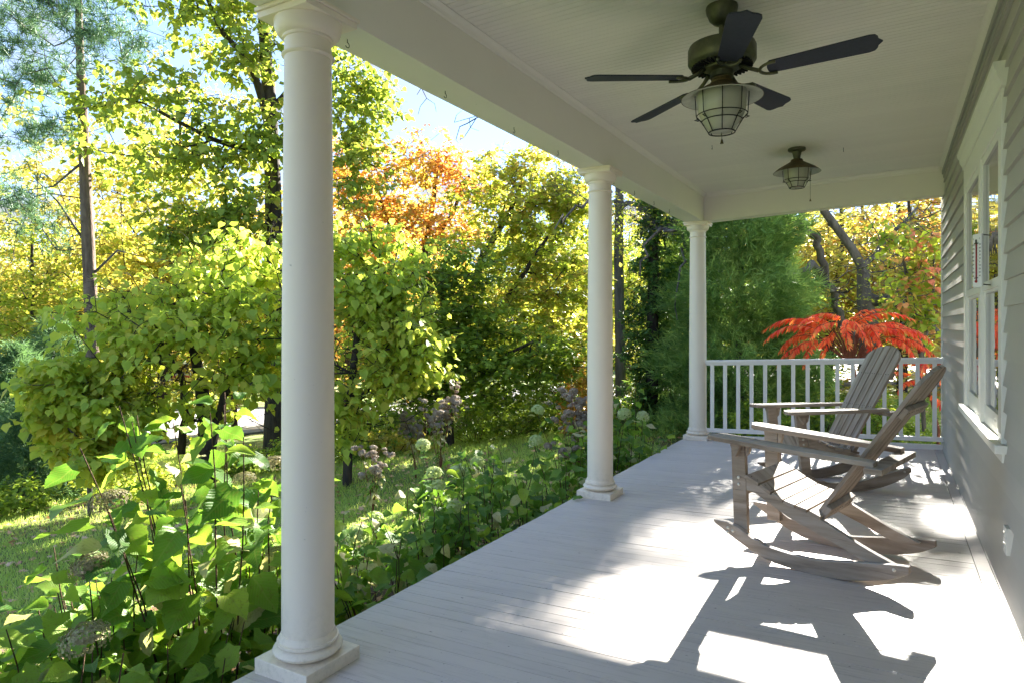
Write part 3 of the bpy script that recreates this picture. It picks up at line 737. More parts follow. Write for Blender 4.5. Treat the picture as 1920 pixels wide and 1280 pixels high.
# blades
def blade_outline():
    r0, r1 = .205, .646; w0, w1 = .050, .066; p = [(r0 + .012, -w0), (r1 - .03, -w1)]
    p += [(r1 - .008, -w1 + .006), (r1 + .002, -w1 + .022), (r1 + .006, -.022), (r1 + .022, 0), (r1 + .006, .022), (r1 + .002, w1 - .022), (r1 - .008, w1 - .006)]
    p += [(r1 - .03, w1), (r0 + .012, w0), (r0, w0 - .014), (r0 - .004, 0), (r0, -w0 + .014)]
    return p
blade_me = iron_me = None
for i in range(5):
    ang = R(1.9 + 72 * i); pitch = Matrix.Rotation(R(-11), 4, 'X')
    if blade_me is None:
        mb = MB(); mb.prism(blade_outline(), lambda a, b, t: pitch @ Vector((a, b, t)), -.003, .003); blade_me = mb.mesh('blade', mat=M['blade'])
        ir = MB(); ir.tube([(.085, 0, .040), (.12, 0, .016), (.165, 0, -.006)], [.011, .009, .010], 8)
        pts = []
        for j in range(13):
            a = R(-100 + j * 200 / 12); pts.append(pitch @ Vector((.232 - .062 * math.cos(a), .046 * math.sin(a) * 1.05, -.009)))
        ir.tube(pts, .0075, 6); iron_me = ir.mesh('blade_iron', True, M['patina'])
    b_ = link_mesh('blade', blade_me, fan); sag = Euler((math.atan(.015), -math.atan(.061), 0)).to_matrix() @ Matrix.Rotation(ang, 3, 'Z'); b_.location = (0, 0, 2.458); b_.rotation_euler = sag.to_euler()
    k_ = link_mesh('blade_iron', iron_me, fan); k_.location = (0, 0, 2.458); k_.rotation_euler = sag.to_euler()

LX, LY = -.695, 6.10
lt = empty('ceiling_light', (LX, LY, 0), label='small caged lantern light on the ceiling near the far end of the porch', cat='ceiling light')
zc = cz(LX)
MB().lathe([(.070, zc - .0005), (.072, zc - .014), (.066, zc - .022), (.040, zc - .030), (.036, zc - .040), (.026, zc - .085), (.030, zc - .105)], n=40).build('canopy', M['patina'], lt, smooth=35)
lantern(lt, 0, zc - .105, zc - .205, zc - .335, rs=.19, rg=.108, chain=(.10, .055), chain_z=2.345)

# ------------------------------------------------------------------ ROCKING CHAIRS
CW = .53
def S(poly, w0, w1, name, par, bevel=.003, tf=None):
    mb = MB(); f = (lambda a, b, t: (a, t, b)); mb.prism(poly, f, w0, w1); return mb.build(name, M['wood'], par, bevel=bevel)
def curve(pts, n=5):
    """Catmull-Rom through the given points"""
    P = [Vector((p[0], p[1])) for p in pts]; P = [P[0] * 2 - P[1]] + P + [P[-1] * 2 - P[-2]]; out = []
    for i in range(1, len(P) - 2):
        for j in range(n):
            t = j / n; a, b, c, d = P[i - 1:i + 3]
            out.append(tuple(.5 * ((2 * b) + (c - a) * t + (2 * a - 5 * b + 4 * c - d) * t * t + (3 * b - a - 3 * c + d) * t ** 3)))
    out.append(tuple(P[-2])); return out
def bolt(par, p, r=.009, side=-1):
    mb = MB(); mb.lathe([(r, 0), (r * .95, .002), (r * .6, .005), (.001, .006)], n=12)
    mb.v = [(p[0] + q[0], p[1] + side * q[2], p[2] + q[1]) for q in mb.v]; mb.build('bolt', M['bolt'], par, smooth=50)
def chair(loc, rz, pitch, label, scale=1.0):
    """local x runs forward (the way the sitter looks), y across, z up; origin under the rear tip of the near runner"""
    t = empty('rocking_chair', loc, rz, label=label, cat='rocking chair', group='weathered wooden rocking chairs')
    t.rotation_euler = (0, pitch, rz)
    runner = curve([(.0, .095), (.10, .045), (.28, .006), (.46, 0), (.646, .020), (.79, .078), (.945, .168)], 5) + [(.950, .184)] + \
             curve([(.875, .182), (.80, .158), (.74, .120), (.70, .112), (.646, .090), (.43, .074), (.212, .104), (.05, .126), (.0, .128)], 4)
    rail = curve([(.06, .112), (.212, .176), (.428, .284), (.56, .318), (.66, .368), (.755, .428)], 5) + [(.7715, .425), (.7715, .362)] + curve([(.72, .350), (.56, .258), (.46, .215), (.30, .150), (.19, .102), (.10, .098)], 4)
    side_y = lambda s, a: a if s == 0 else CW - a
    for s in (0, 1):
        y0, y1 = sorted((side_y(s, 0), side_y(s, .034))); S(runner, y0, y1, 'runner', t)
        y0, y1 = sorted((side_y(s, .036), side_y(s, .069))); S(rail, y0, y1, 'seat_rail', t)
        S([(.773, .10), (.850, .10), (.850, .628), (.773, .628)], y0, y1, 'leg', t)
        # bracket under the arm
        y0, y1 = sorted((side_y(s, .038), side_y(s, .067))); S([(.7715, .627), (.7715, .54), (.755, .555), (.742, .60), (.738, .626)], y0, y1, 'bracket', t)
        y0, y1 = sorted((side_y(s, .000), side_y(s, .035))); S([(.785, .627), (.838, .627), (.838, .60), (.826, .565), (.812, .54), (.80, .56), (.785, .60)], y0, y1, 'bracket', t)
        for q in ((.812, .425), (.812, .388)): bolt(t, (q[0], side_y(s, .0345), q[1]), side=-1 if s == 0 else 1)
        for q in ((.865, .152), (.838, .140), (.868, .128), (.06, .103)): bolt(t, (q[0], side_y(s, -.0005), q[1]), side=-1 if s == 0 else 1)
        # arm: wide rounded front, narrowing to the back
        arm = [(.925, .010), (.945, .0), (.955, -.025), (.950, -.055), (.925, -.072), (.85, -.078), (.60, -.070), (.35, -.045), (.17, -.022), (.13, -.022)]
        inner = [(.13, .045), (.35, .048), (.60, .055), (.80, .060), (.90, .055), (.935, .035)]
        zt = lambda a: .657 - (.955 - a) * .087
        mb = MB(); ol = [(a, -b if False else b) for a, b in curve(arm, 3)] + curve(inner, 3)
        sg = 1 if s == 0 else -1
        mb.prism(ol, lambda a, b, h: (a, side_y(s, .02 + b), zt(a) + h), -.026, 0) if s == 0 else mb.prism(ol[::-1], lambda a, b, h: (a, side_y(s, .02 + b), zt(a) + h), -.026, 0)
        mb.build('armrest', M['wood'], t, bevel=.004)
    # seat slats follow the top of the rails
    rt = curve([(.06, .112), (.212, .176), (.428, .284), (.56, .318), (.66, .368), (.755, .428)], 12)
    def topz(x):
        for (a, b), (c, d) in zip(rt, rt[1:]):
            if a <= x <= c: return b + (d - b) * (x - a) / (c - a)
        return rt[-1][1]
    edges = [(.775, .702), (.696, .640), (.633, .578), (.571, .516), (.509, .454), (.447, .392)]
    for a, b in edges:
        za, zb_ = topz(a), topz(b); n = Vector((-(za - zb_), (a - b))).normalized() * .018
        S([(b, zb_ + .001), (a, za + .001), (a + n.x, za + n.y + .001), (b + n.x, zb_ + n.y + .001)], .022, CW - .022, 'slat', t, .002)
    S([(.7735, .335), (.791, .335), (.791, .425), (.7735, .425)], .0695, CW - .0695, 'apron', t)
    # back: five boards with a rounded top, in a reclined plane
    B0 = Vector((.425, 0, .262)); D = Vector((-.515, 0, .728)).normalized(); N = Vector((D.z, 0, -D.x))  # D up the back, N to the front
    L = .93; nb = 5; wb, wt = .345, .405
    cyy = CW / 2
    def bp(l, w, h): q = B0 + D * l + N * h; return (q.x, cyy + w, q.z)
    for i in range(nb):
        f0, f1 = i / nb - .5, (i + 1) / nb - .5; g = .0055
        pts = []
        def wd(l): return wb + (wt - wb) * min(1, l / (L * .8))
        def top(w):
            u = abs(w) / (wt / 2); return L - .135 * (1 - math.sqrt(max(0, 1 - min(1, u) ** 2.1)))
        pts = [(0, f0 * wd(0) + g), (L * .8 - .03, f0 * wd(L * .8) + g)]
        w0, w1 = f0 * wt + g, f1 * wt - g
        for j in range(7):
            w = w0 + (w1 - w0) * j / 6; pts.append((top(w), w))
        pts += [(L * .8 - .03, f1 * wd(L * .8) - g), (0, f1 * wd(0) - g)]
        mb = MB(); mb.prism(pts[::-1], lambda a, b, h: bp(a, b, h), 0, .019); mb.build('back_board', M['wood'], t, bevel=.002)
    def cross(l, w, hh, th_, name, beveled=.003):
        mb = MB(); mb.prism([(l, -w / 2), (l + hh, -w / 2), (l + hh, w / 2), (l, w / 2)], lambda a, b, h: bp(a, b, h), -.0005 - th_, -.0005); mb.build(name, M['wood'], t, bevel=beveled)
    cross(.01, .38, .075, .030, 'lower_cross_rail'); cross(.655, .37, .055, .026, 'upper_cross_rail')
    sc_ = MB(); ball = [(.0038, 0), (.003, .0012), (.001, .0016)]
    def screw(p, n_):
        n_ = Vector(n_).normalized(); q = n_.to_track_quat('Z', 'Y').to_matrix(); k0 = len(sc_.v); sc_.lathe(ball, n=7)
        sc_.v[k0:] = [tuple(Vector(p) + q @ Vector(v_)) for v_ in sc_.v[k0:]]
    for a, b in edges:
        m_ = (a + b) / 2; zz = (topz(a) + topz(b)) / 2; n_ = Vector((-(topz(a) - topz(b)), 0, (a - b))).normalized()
        for w in (.053, CW - .053):
            for o_ in (-.016, .016): screw(Vector((m_ + o_, w, zz + o_ * (topz(a) - topz(b)) / (a - b) + .0005)) + n_ * .0185, n_)
    for i in range(nb):
        for l in (.045, .40, .68):
            w = ((i + .5) / nb - .5) * (wb + (wt - wb) * min(1, l / (L * .8)))
            for o_ in (-.014, .014): screw(Vector(bp(l, w + o_, .0192)), N); screw(Vector(bp(l + .012, w + o_, -.027 if l > .5 else -.0315)), -N) if l != .40 else None
    tag(sc_.build('screws', M['black_metal'], t), kind='stuff')
    # the piece that carries the rear ends of the arms (level board behind the back)
    s0 = B0 + D * .405; za = .657 - (.955 - .17) * .087 - .027
    mb = MB(); mb.prism([(s0.x - .105, -.295), (s0.x - .025, -.295), (s0.x - .025, .295), (s0.x - .105, .295)], lambda a, b, h: (a, cyy + b, za + h), -.028, 0); mb.build('arm_support', M['wood'], t, bevel=.003)
    return t
def chair_at(P0, a_deg, pitch, label):
    a = R(a_deg)          # forward = (-cos a, sin a)
    # local y must point away from the camera: v = (sin a, cos a); use a mirrored layout: rotate by (180 - a) and let y run to -v
    rz = math.pi - a
    o = chair((0, 0, 0), rz, pitch, label)
    v = Vector((math.sin(a), math.cos(a), 0))
    p = Vector((P0[0], P0[1], 0)) + v * CW
    cx_ = P0[0] - math.cos(a) * .4 + v.x * CW / 2
    o.location = (p.x, p.y, fz(cx_) + .001)
    return o
# across-tilt of the floor is small; lean each chair with it
c1 = chair_at((.075, 3.485), 14.5, R(0), 'weathered rocking chair nearer the camera, seen from the side with a sunlit seat')
c2 = chair_at((.15, 5.80), -36, R(0), 'weathered rocking chair near the far railing, its back boards facing the camera')
def settle(o, pitch, roll_world=math.atan(TILT)):
    m = o.matrix_basis.copy(); loc = o.location.copy()
    rot = Matrix.Rotation(-roll_world, 4, 'Y') @ o.rotation_euler.to_matrix().to_4x4() @ Matrix.Rotation(pitch, 4, 'Y')
    # rotate about the contact point of the runners (local x .46)
    pc = loc + (o.rotation_euler.to_matrix() @ Vector((.44, CW / 2, 0)))
    pc.z = fz(pc.x) + .001
    o.location = pc - rot.to_3x3() @ Vector((.44, CW / 2, 0)); o.rotation_euler = rot.to_euler()
settle(c1, R(0)); settle(c2, R(4.0))

# ================================================================== PLANTS
def norm(a): return a / np.maximum(np.linalg.norm(a, axis=-1, keepdims=True), 1e-9)
# leaf templates: (along, side, normal)
T_DIAMOND = (np.array([(0, 0, 0), (.5, -.32, .06), (1, 0, -.05), (.5, .32, .06)]), [(0, 1, 2), (0, 2, 3)])
T_HEART = (np.array([(0, 0, 0), (.02, -.30, .05), (.42, -.42, .07), (1, 0, -.12), (.42, .42, .07), (.02, .30, .05)]), [(0, 1, 2), (0, 2, 3), (0, 3, 4), (0, 4, 5)])
T_MAPLE = (np.array([(0, 0, 0), (.10, -.45, .03), (.38, -.22, .02), (.62, -.50, -.03), (.64, -.16, .02), (1, 0, -.08), (.64, .16, .02), (.62, .50, -.03), (.38, .22, .02), (.10, .45, .03)]),
           [(0, 1, 2), (2, 3, 4), (0, 2, 4), (0, 4, 5), (0, 5, 6), (0, 6, 8), (6, 7, 8), (8, 9, 0)])
T_NEEDLE = (np.array([(0, -.5, 0), (0, .5, 0), (1, 0, 0)]), [(0, 1, 2)])
def leaves_mesh(name, c, axis, nrm, size, tmpl, mat, wid=1.0, rv=None):
    """one mesh with a separate small blade for every centre"""
    tv, tf = tmpl; N = len(c); ax = norm(axis); sd = norm(np.cross(nrm, ax)); nn = np.cross(ax, sd)
    sz = np.broadcast_to(size, (N,)); wd = np.broadcast_to(wid, (N,))
    v = c[:, None] + sz[:, None, None] * (tv[None, :, 0:1] * ax[:, None] + (tv[None, :, 1:2] * wd[:, None, None]) * sd[:, None] + tv[None, :, 2:3] * nn[:, None])
    k = len(tv); f = np.array(tf)[None] + (np.arange(N) * k)[:, None, None]
    r = rng.random(N) if rv is None else rv
    return np_mesh(name, v.reshape(-1, 3), f.reshape(-1, 3), mat, np.repeat(r, len(tf)))

def grow_skeleton(trunks, targets, jitter=.08, seg=.35, prefer_up=.5):
    """trunks: list of polylines of (Vector, radius). Each target is reached by a limb from the closest node."""
    P, par, minr = [], [], []
    for tr in trunks:
        prev = -1
        for i in range(len(tr) - 1):
            a, b = np.array(tr[i][0]), np.array(tr[i + 1][0]); n = max(1, int(np.linalg.norm(b - a) / .4))
            for j in range(n + (1 if i == len(tr) - 2 else 0)):
                t = j / n; P.append(a + (b - a) * t); par.append(prev); minr.append(tr[i][1] * (1 - t) + tr[i + 1][1] * t); prev = len(P) - 1
    ntr = len(P)
    T = np.array(targets); d0 = np.min(np.linalg.norm(T[:, None] - np.array(P)[None, ::2], axis=-1), 1); order = np.argsort(d0)
    arr = np.zeros((len(P) + len(T) * 14 + 10, 3)); arr[:len(P)] = P; cnt = len(P); tips = []
    for ti in order:
        t = T[ti]; dv = t - arr[:cnt]; dist = np.linalg.norm(dv, axis=1)
        cost = dist + np.maximum(0, -dv[:, 2]) * prefer_up + .25 * np.maximum(0, .25 - dist)
        k = int(np.argmin(cost)); L = dist[k]; n = max(1, min(12, int(L / seg))); s = arr[k].copy()
        bend = rng.normal(0, jitter, 3) * L; bend[2] += .10 * L
        prev = k
        for j in range(1, n + 1):
            u = j / n; q = s + (t - s) * u + bend * 4 * u * (1 - u) * .5 + (rng.normal(0, jitter * .35, 3) * min(L, 1) if j < n else 0)
            if cnt >= len(arr): break
            arr[cnt] = q; par.append(prev); minr.append(0); prev = cnt; cnt += 1
        tips.append(prev)
    P = arr[:cnt]; kids = [[] for _ in range(cnt)]
    for i, p in enumerate(par):
        if p >= 0: kids[p].append(i)
    load = np.zeros(cnt)
    for i in range(cnt - 1, -1, -1):
        load[i] = max(load[i], 1.0) if not kids[i] else load[i]
        if par[i] >= 0: load[par[i]] += load[i]
    return P, par, kids, load, np.array(minr), ntr, tips

def limb_mesh(name, P, par, kids, load, minr, ntr, mat, tipr=.006, power=.42, maxr=.09, part='trunk'):
    mb_t, mb_b = MB(), MB()
    rad = np.minimum(tipr * load ** power, maxr); rad = np.where(np.arange(len(P)) < ntr, np.maximum(minr, 0), rad)
    for root in [i for i in range(len(P)) if par[i] < 0 or True and i in starts(par, kids, load, ntr)]:
        chain = [par[root]] if par[root] >= 0 else []
        rr = [min(rad[root], rad[par[root]])] if par[root] >= 0 else []
        i = root
        while True:
            chain.append(i); rr.append(rad[i]); ks = kids[i]
            if not ks: break
            if i < ntr:
                nt = [k for k in ks if k < ntr]
                if not nt: break
                i = nt[0]
            else: i = max(ks, key=lambda q: load[q])
        if len(chain) < 2: continue
        (mb_t if root < ntr else mb_b).tube([P[k] for k in chain], [float(r) for r in rr], 9 if root < ntr else (6 if max(rr) > .02 else 4), cap=False)
    return mb_t, mb_b
def starts(par, kids, load, ntr, _c={}):
    key = id(kids)
    if key not in _c:
        _c.clear(); s = set()
        for i, ks in enumerate(kids):
            if not ks: continue
            if i < ntr:
                nt = [k for k in ks if k < ntr]; keep = nt[0] if nt else None
            else: keep = max(ks, key=lambda q: load[q])
            s |= {k for k in ks if k != keep}
        _c[key] = s
    return _c[key]

def spray(tips_p, dirs, per, spread, flat, size, droop=.35, sizevar=.3):
    """leaves grouped on short twigs round every tip; returns centres, axes, normals, sizes and twig lines"""
    n = len(tips_p); tw = 5
    az = rng.uniform(0, 2 * np.pi, (n, tw)); ln = rng.uniform(.35, 1.0, (n, tw)) * spread
    d = np.stack([np.cos(az), np.sin(az), rng.normal(.05, flat, (n, tw))], -1); d = norm(d + .6 * dirs[:, None])
    k = max(1, per // tw); u = rng.uniform(.12, 1.05, (n, tw, k))
    base = tips_p[:, None, None] + d[:, :, None] * (ln[:, :, None] * u)[..., None]
    base = base + rng.normal(0, .045 * spread / .3, base.shape) * np.array([1, 1, .8]); base[..., 2] -= .10 * spread * u ** 2
    sd = np.cross(d, [0, 0, 1.0]); sg = rng.choice([-1, 1], (n, tw, k))
    ax = d[:, :, None] * .55 + sd[:, :, None] * sg[..., None] * .8 + rng.normal(0, .3, base.shape); ax[..., 2] -= droop * rng.uniform(.2, 2.0, ax.shape[:-1])
    nr = np.zeros_like(base); nr[..., 2] = 1; nr += rng.normal(0, .38, nr.shape)
    sz = size * (1 + rng.normal(0, sizevar, base.shape[:-1])).clip(.4, 1.6)
    ends = tips_p[:, None] + d * ln[..., None]; ends[..., 2] -= .08 * spread
    return base.reshape(-1, 3), ax.reshape(-1, 3), nr.reshape(-1, 3), sz.ravel(), ends

def wig(line, amp=.06):
    out = [line[0]]
    for (p, r), (q, s) in zip(line, line[1:]):
        for t in (.33, .67): out.append((Vector(p).lerp(Vector(q), t) + Vector(rng.normal(0, amp, 3)), r * (1 - t) + s * t))
        out.append((q, s))
    return out
def blob_targets(blobs, n, depth_ratio=.8):
    """blobs in the form (px, py, rx_px, ry_px, d[, weight]) -> points through their volumes"""
    w = np.array([b[2] * b[3] * (b[5] if len(b) > 5 else 1) for b in blobs], float); w /= w.sum(); out = []
    for b, k in zip(blobs, rng.multinomial(n, w)):
        px, py, rx, ry, d = b[:5]; c = np.array(W(px, py, d)); sx = rx * d / FPX; sz = ry * d / FPX; sy = (sx + sz) / 2 * depth_ratio
        q = rng.normal(0, .56, (k, 3)); ln_ = np.linalg.norm(q, axis=1, keepdims=True); q *= np.minimum(1, 1.45 / np.maximum(ln_, 1e-3))
        right = np.array([CY, SY, 0]); fwd = np.array([-SY, CY, 0])
        out.append(c + q[:, :1] * sx * right + q[:, 1:2] * sy * fwd + q[:, 2:] * np.array([0, 0, sz]))
    return np.concatenate(out)

def tree(name, label, cat, trunks, blobs, nclump, per, leafsize, mat, barkmat, tmpl=T_DIAMOND, spread=.32, flat=.35, droop=.35, group=None, tipr=.006, maxr=.08, jitter=.08, holes=.0, tip_twigs=True, wid=1.0, prefer_up=.5, wiggle=.02, depth=.8):
    T = blob_targets(blobs, nclump, depth)
    base = trunks[0][0][0]; base = Vector((base[0], base[1], gz(base[0], base[1])))
    root = empty(name, base, label=label, cat=cat, group=group)
    tr = [[(Vector(p) - base, r) for p, r in (t if i_ == 0 else wig(t, wiggle))] for i_, t in enumerate(trunks)]; T = T - np.array(base)
    P, par, kids, load, minr, ntr, tips = grow_skeleton(tr, T, jitter=jitter, prefer_up=prefer_up)
    mt, mbr = limb_mesh(name, P, par, kids, load, minr, ntr, barkmat, tipr, maxr=maxr)
    tp = P[tips]; pr = P[[par[i] if par[i] >= 0 else i for i in tips]]; dirs = norm(tp - pr + 1e-6); dirs[:, 2] *= .4
    c, ax, nr, sz, ends = spray(tp, dirs, per, spread, flat, leafsize, droop)
    if holes:
        h = np.sin(c[:, 0] * 3.1 + c[:, 2] * 2.3) + np.sin(c[:, 1] * 2.7 - c[:, 2] * 3.9 + 1) + rng.normal(0, .5, len(c)); keep = h > (-1.6 + 2 * holes)
        c, ax, nr, sz = c[keep], ax[keep], nr[keep], sz[keep]
    if tip_twigs:
        for a, es in zip(tp, ends):
            for e in es[:3]: mbr.tube([a, (Vector(a) + Vector(e)) / 2 + Vector((0, 0, .015)), e], [.004, .003, .0015], 3, cap=False)
    mt.build('trunk', barkmat, root, smooth=True)
    if mbr.v: mbr.build('limbs', barkmat, root, smooth=True)
    cr = link_mesh('crown', leaves_mesh('crown', c, ax, nr, sz, tmpl, mat, wid), root); tag(cr, kind='stuff')
    return root

def TP(d, *pts):
    """trunk line from photo pixels at distance d, first point dropped to the ground; items (px, py, r_px)"""
    out = []
    for i, (px, py, r) in enumerate(pts):
        p = W(px, py, d + (0 if i == 0 else 0)); 
        if i == 0: p.z = gz(p.x, p.y) - .1
        out.append((p, r * d / FPX))
    return out

# a bare twig hanging down past the outer edge of the beam, from a tree overhead
def twig():
    t = empty('hanging_branch', W(905, 150, 6.5), label='bare dark twigs hanging into the sky just outside the beam', cat='branch'); o = Vector(t.location); mb = MB()
    for line, r in ((((960, 120), (905, 215), (893, 222), (876, 232), (862, 238), (855, 262), (860, 268)), .007), (((893, 222), (878, 246), (870, 258), (862, 262)), .005), (((905, 215), (880, 222), (852, 230)), .004), (((880, 222), (882, 240), (898, 246)), .003),
                    (((852, 230), (856, 216), (866, 208)), .003), (((790, 165), (800, 185), (788, 200), (784, 215)), .004), (((830, 120), (790, 165), (782, 178)), .005), (((800, 185), (815, 195), (818, 210)), .003)):
        mb.tube([W(a, b, 6.5 + .12 * i) - o for i, (a, b) in enumerate(line)], [r * (1 - .6 * i / len(line)) for i in range(len(line))], 4)
    mb.build('twigs', M['bark_dark'], t, smooth=True)
twig()
# --- trees at the edge of the lawn, from the left of the picture to the right
tree('big_tree', 'tall dark-trunked tree just left of the nearest column, crown thin and yellow-green', 'tree',
     [TP(14, (517, 850, 24), (517, 700, 18), (514, 520, 16), (512, 360, 15), (506, 200, 13), (495, 60, 10), (480, -160, 6)),
      TP(14, (506, 240, 9), (440, 235, 5), (350, 215, 4))[0:0] or [(W(508, 240, 14), .10), (W(470, 120, 13.6), .07), (W(415, 60, 13.2), .05), (W(380, -30, 13), .03)],
      [(W(512, 300, 14), .10), (W(460, 278, 13.4), .06), (W(400, 262, 13), .045), (W(300, 210, 12.5), .035)],
      [(W(510, 205, 14), .08), (W(560, 140, 14.4), .05), (W(640, 110, 14.8), .035)]],
     [(250, 185, 110, 50, 12.4), (330, 300, 120, 55, 12.8), (440, 100, 90, 70, 13.2), (400, 10, 110, 50, 13), (450, 400, 90, 70, 13.2), (680, 170, 60, 70, 14.6, 1.3), (340, 420, 80, 50, 13), (480, 250, 90, 60, 13.2), (660, 300, 50, 90, 14.5), (480, 560, 60, 60, 13.5), (600, 60, 70, 60, 14.4)],
     760, 17, .118, M['bigtree'], M['bark_dark'], T_HEART, .40, .5, .6, tipr=.006, maxr=.08, jitter=.14)
tree('redbud_tree', 'low spreading tree with large heart-shaped leaves in front of the pale road at left', 'tree',
     [TP(9.5, (388, 880, 15), (385, 790, 13), (378, 720, 12), (360, 640, 7)), [(W(392, 840, 9.4), .10), (W(420, 740, 9.5), .05), (W(470, 660, 9.5), .03)],
      [(W(340, 850, 9.8), .06), (W(350, 780, 9.8), .055), (W(340, 700, 9.6), .04), (W(300, 640, 9.4), .025)]],
     [(370, 570, 180, 80, 9.7), (460, 480, 90, 50, 10.2, .8), (280, 800, 60, 25, 9.2, .5), (450, 770, 60, 40, 9.6, .7), (350, 780, 50, 25, 9.4, .4), (290, 630, 110, 70, 9.0), (440, 620, 90, 60, 9.3), (330, 690, 120, 40, 9.0), (480, 690, 60, 50, 9.6), (250, 700, 70, 50, 9.0), (270, 760, 60, 35, 9.1, .8)],
     520, 17, .115, M['redbud'], M['bark_dark'], T_HEART, .38, .55, .9, maxr=.05, jitter=.17, holes=.55, depth=.75)
tree('young_redbud_tree', 'small bushy tree with heart-shaped leaves at the lower left in front of the pine trunk', 'tree',
     [TP(8.8, (170, 880, 5), (165, 780, 4), (150, 700, 3))], [(130, 720, 65, 45, 8.8), (200, 790, 60, 40, 8.8), (170, 850, 70, 30, 8.6), (110, 780, 40, 40, 8.9)],
     110, 40, .11, M['redbud'], M['bark_grey'], T_HEART, .26, .3, .7, maxr=.03)
tree('broad_leaved_tree', 'bushy tree with drooping light green leaves directly right of the nearest column', 'tree',
     [TP(9.6, (650, 860, 9), (655, 760, 8), (668, 640, 6), (680, 520, 4)), [(W(655, 780, 9.6), .05), (W(700, 700, 9.6), .035), (W(740, 620, 9.5), .02)]],
     [(690, 470, 60, 60, 9.9), (740, 520, 80, 60, 9.8, .7), (790, 700, 60, 50, 9.8, .6), (700, 790, 60, 30, 9.4, .5), (700, 600, 85, 70, 9.4), (760, 650, 65, 50, 9.4), (690, 710, 70, 45, 9.3), (600, 600, 60, 120, 9.6), (750, 580, 50, 60, 9.6), (660, 780, 50, 40, 9.4, .7)],
     520, 19, .10, M['redbud'], M['bark_dark'], T_HEART, .34, .55, .9, maxr=.045, jitter=.17, holes=.55, depth=.75)
tree('orange_maple_tree', 'orange and rust coloured maple standing tallest against the sky between the two near columns', 'tree',
     [TP(17, (790, 830, 10), (792, 640, 8), (796, 480, 7), (812, 380, 5), (822, 300, 3)), [(W(796, 470, 17), .08), (W(850, 400, 16.6), .05), (W(880, 330, 16.4), .03)], [(W(794, 500, 17), .08), (W(730, 420, 17), .05), (W(700, 340, 17), .03)]],
     [(690, 380, 70, 70, 17), (820, 310, 55, 50, 16.6), (770, 400, 80, 60, 16.6), (880, 340, 40, 55, 16.4), (650, 320, 50, 60, 17), (720, 480, 70, 50, 16.8), (850, 430, 60, 40, 16.4), (760, 300, 40, 40, 16.8)],
     560, 24, .10, M['orange'], M['bark_dark'], T_MAPLE, .36, .5, .4, jitter=.13)
tree('leaning_maple_tree', 'leaning maple with yellow and green leaves, its dark stems slanting up to the right', 'tree',
     [TP(15, (830, 830, 9), (860, 640, 8), (905, 480, 7), (955, 400, 5), (980, 340, 3)), [(W(850, 690, 15), .09), (W(930, 590, 14.6), .07), (W(985, 510, 14.4), .05), (W(1030, 440, 14.4), .03)]],
     [(950, 370, 85, 55, 15), (1020, 400, 70, 60, 14.8), (1060, 360, 50, 60, 14.8), (1040, 500, 70, 60, 14.6), (930, 470, 80, 50, 14.8), (1000, 580, 90, 50, 14.4), (1080, 620, 40, 80, 14.4), (990, 300, 45, 35, 15)],
     560, 27, .10, M['yellowmix'], M['bark_dark'], T_MAPLE, .36, .45, .4, jitter=.12)
tree('green_maple_tree', 'dense green maple with layered branches filling the middle between the near columns', 'tree',
     [TP(13, (845, 830, 8), (838, 700, 7), (830, 560, 5), (835, 480, 3)), [(W(842, 760, 13), .06), (W(930, 680, 12.6), .04), (W(1000, 640, 12.6), .025)]],
     [(840, 520, 75, 55, 13), (800, 610, 80, 50, 13), (880, 620, 80, 50, 12.8), (850, 700, 90, 40, 12.6), (960, 680, 80, 45, 12.6), (1040, 690, 50, 50, 12.8), (930, 740, 90, 25, 12.8, .8), (760, 720, 40, 50, 12.8)],
     430, 32, .095, M['green'], M['bark_dark'], T_MAPLE, .36, .2, .35, jitter=.1)
tree('bare_limbed_tree', 'tall dark trunk right of the middle column with twisting grey bare branches', 'tree',
     [TP(14, (1165, 790, 11), (1163, 640, 10), (1160, 480, 9), (1162, 360, 8), (1150, 200, 6)),
      [(W(1162, 400, 14), .04), (W(1120, 372, 13.4), .032), (W(1080, 385, 13), .024), (W(1040, 430, 12.8), .012)],
      [(W(1163, 390, 14), .06), (W(1210, 385, 13.4), .05), (W(1240, 400, 13), .04), (W(1236, 440, 12.8), .025)],
      [(W(1290, 440, 12.2), .04), (W(1272, 432, 12), .034), (W(1236, 430, 12), .03), (W(1215, 480, 12), .022), (W(1186, 508, 12), .012)],
      [(W(1280, 440, 12.2), .03), (W(1281, 480, 12), .026), (W(1272, 530, 11.8), .016), (W(1270, 600, 11.8), .008)]],
     [(1190, 400, 70, 40, 13.4), (1250, 420, 40, 30, 12.6), (1060, 340, 50, 30, 13.4, .5), (1180, 470, 40, 60, 13.5, .6)],
     230, 8, .07, M['yellowmix'], M['bark_grey'], T_DIAMOND, .34, .6, .3, jitter=.2, tipr=.005, wiggle=.09)
tree('ivy_covered_tree', 'narrow tree wrapped in dark green ivy between the middle and far columns', 'tree',
     [TP(13, (1222, 800, 12), (1224, 600, 11), (1226, 420, 9), (1226, 250, 6))],
     [(1222, 480, 32, 60, 13), (1218, 580, 42, 60, 13), (1218, 680, 46, 60, 13), (1222, 760, 50, 40, 13), (1235, 400, 36, 40, 13)],
     330, 60, .06, M['ivy'], M['bark_dark'], T_DIAMOND, .22, .6, .5, maxr=.03)
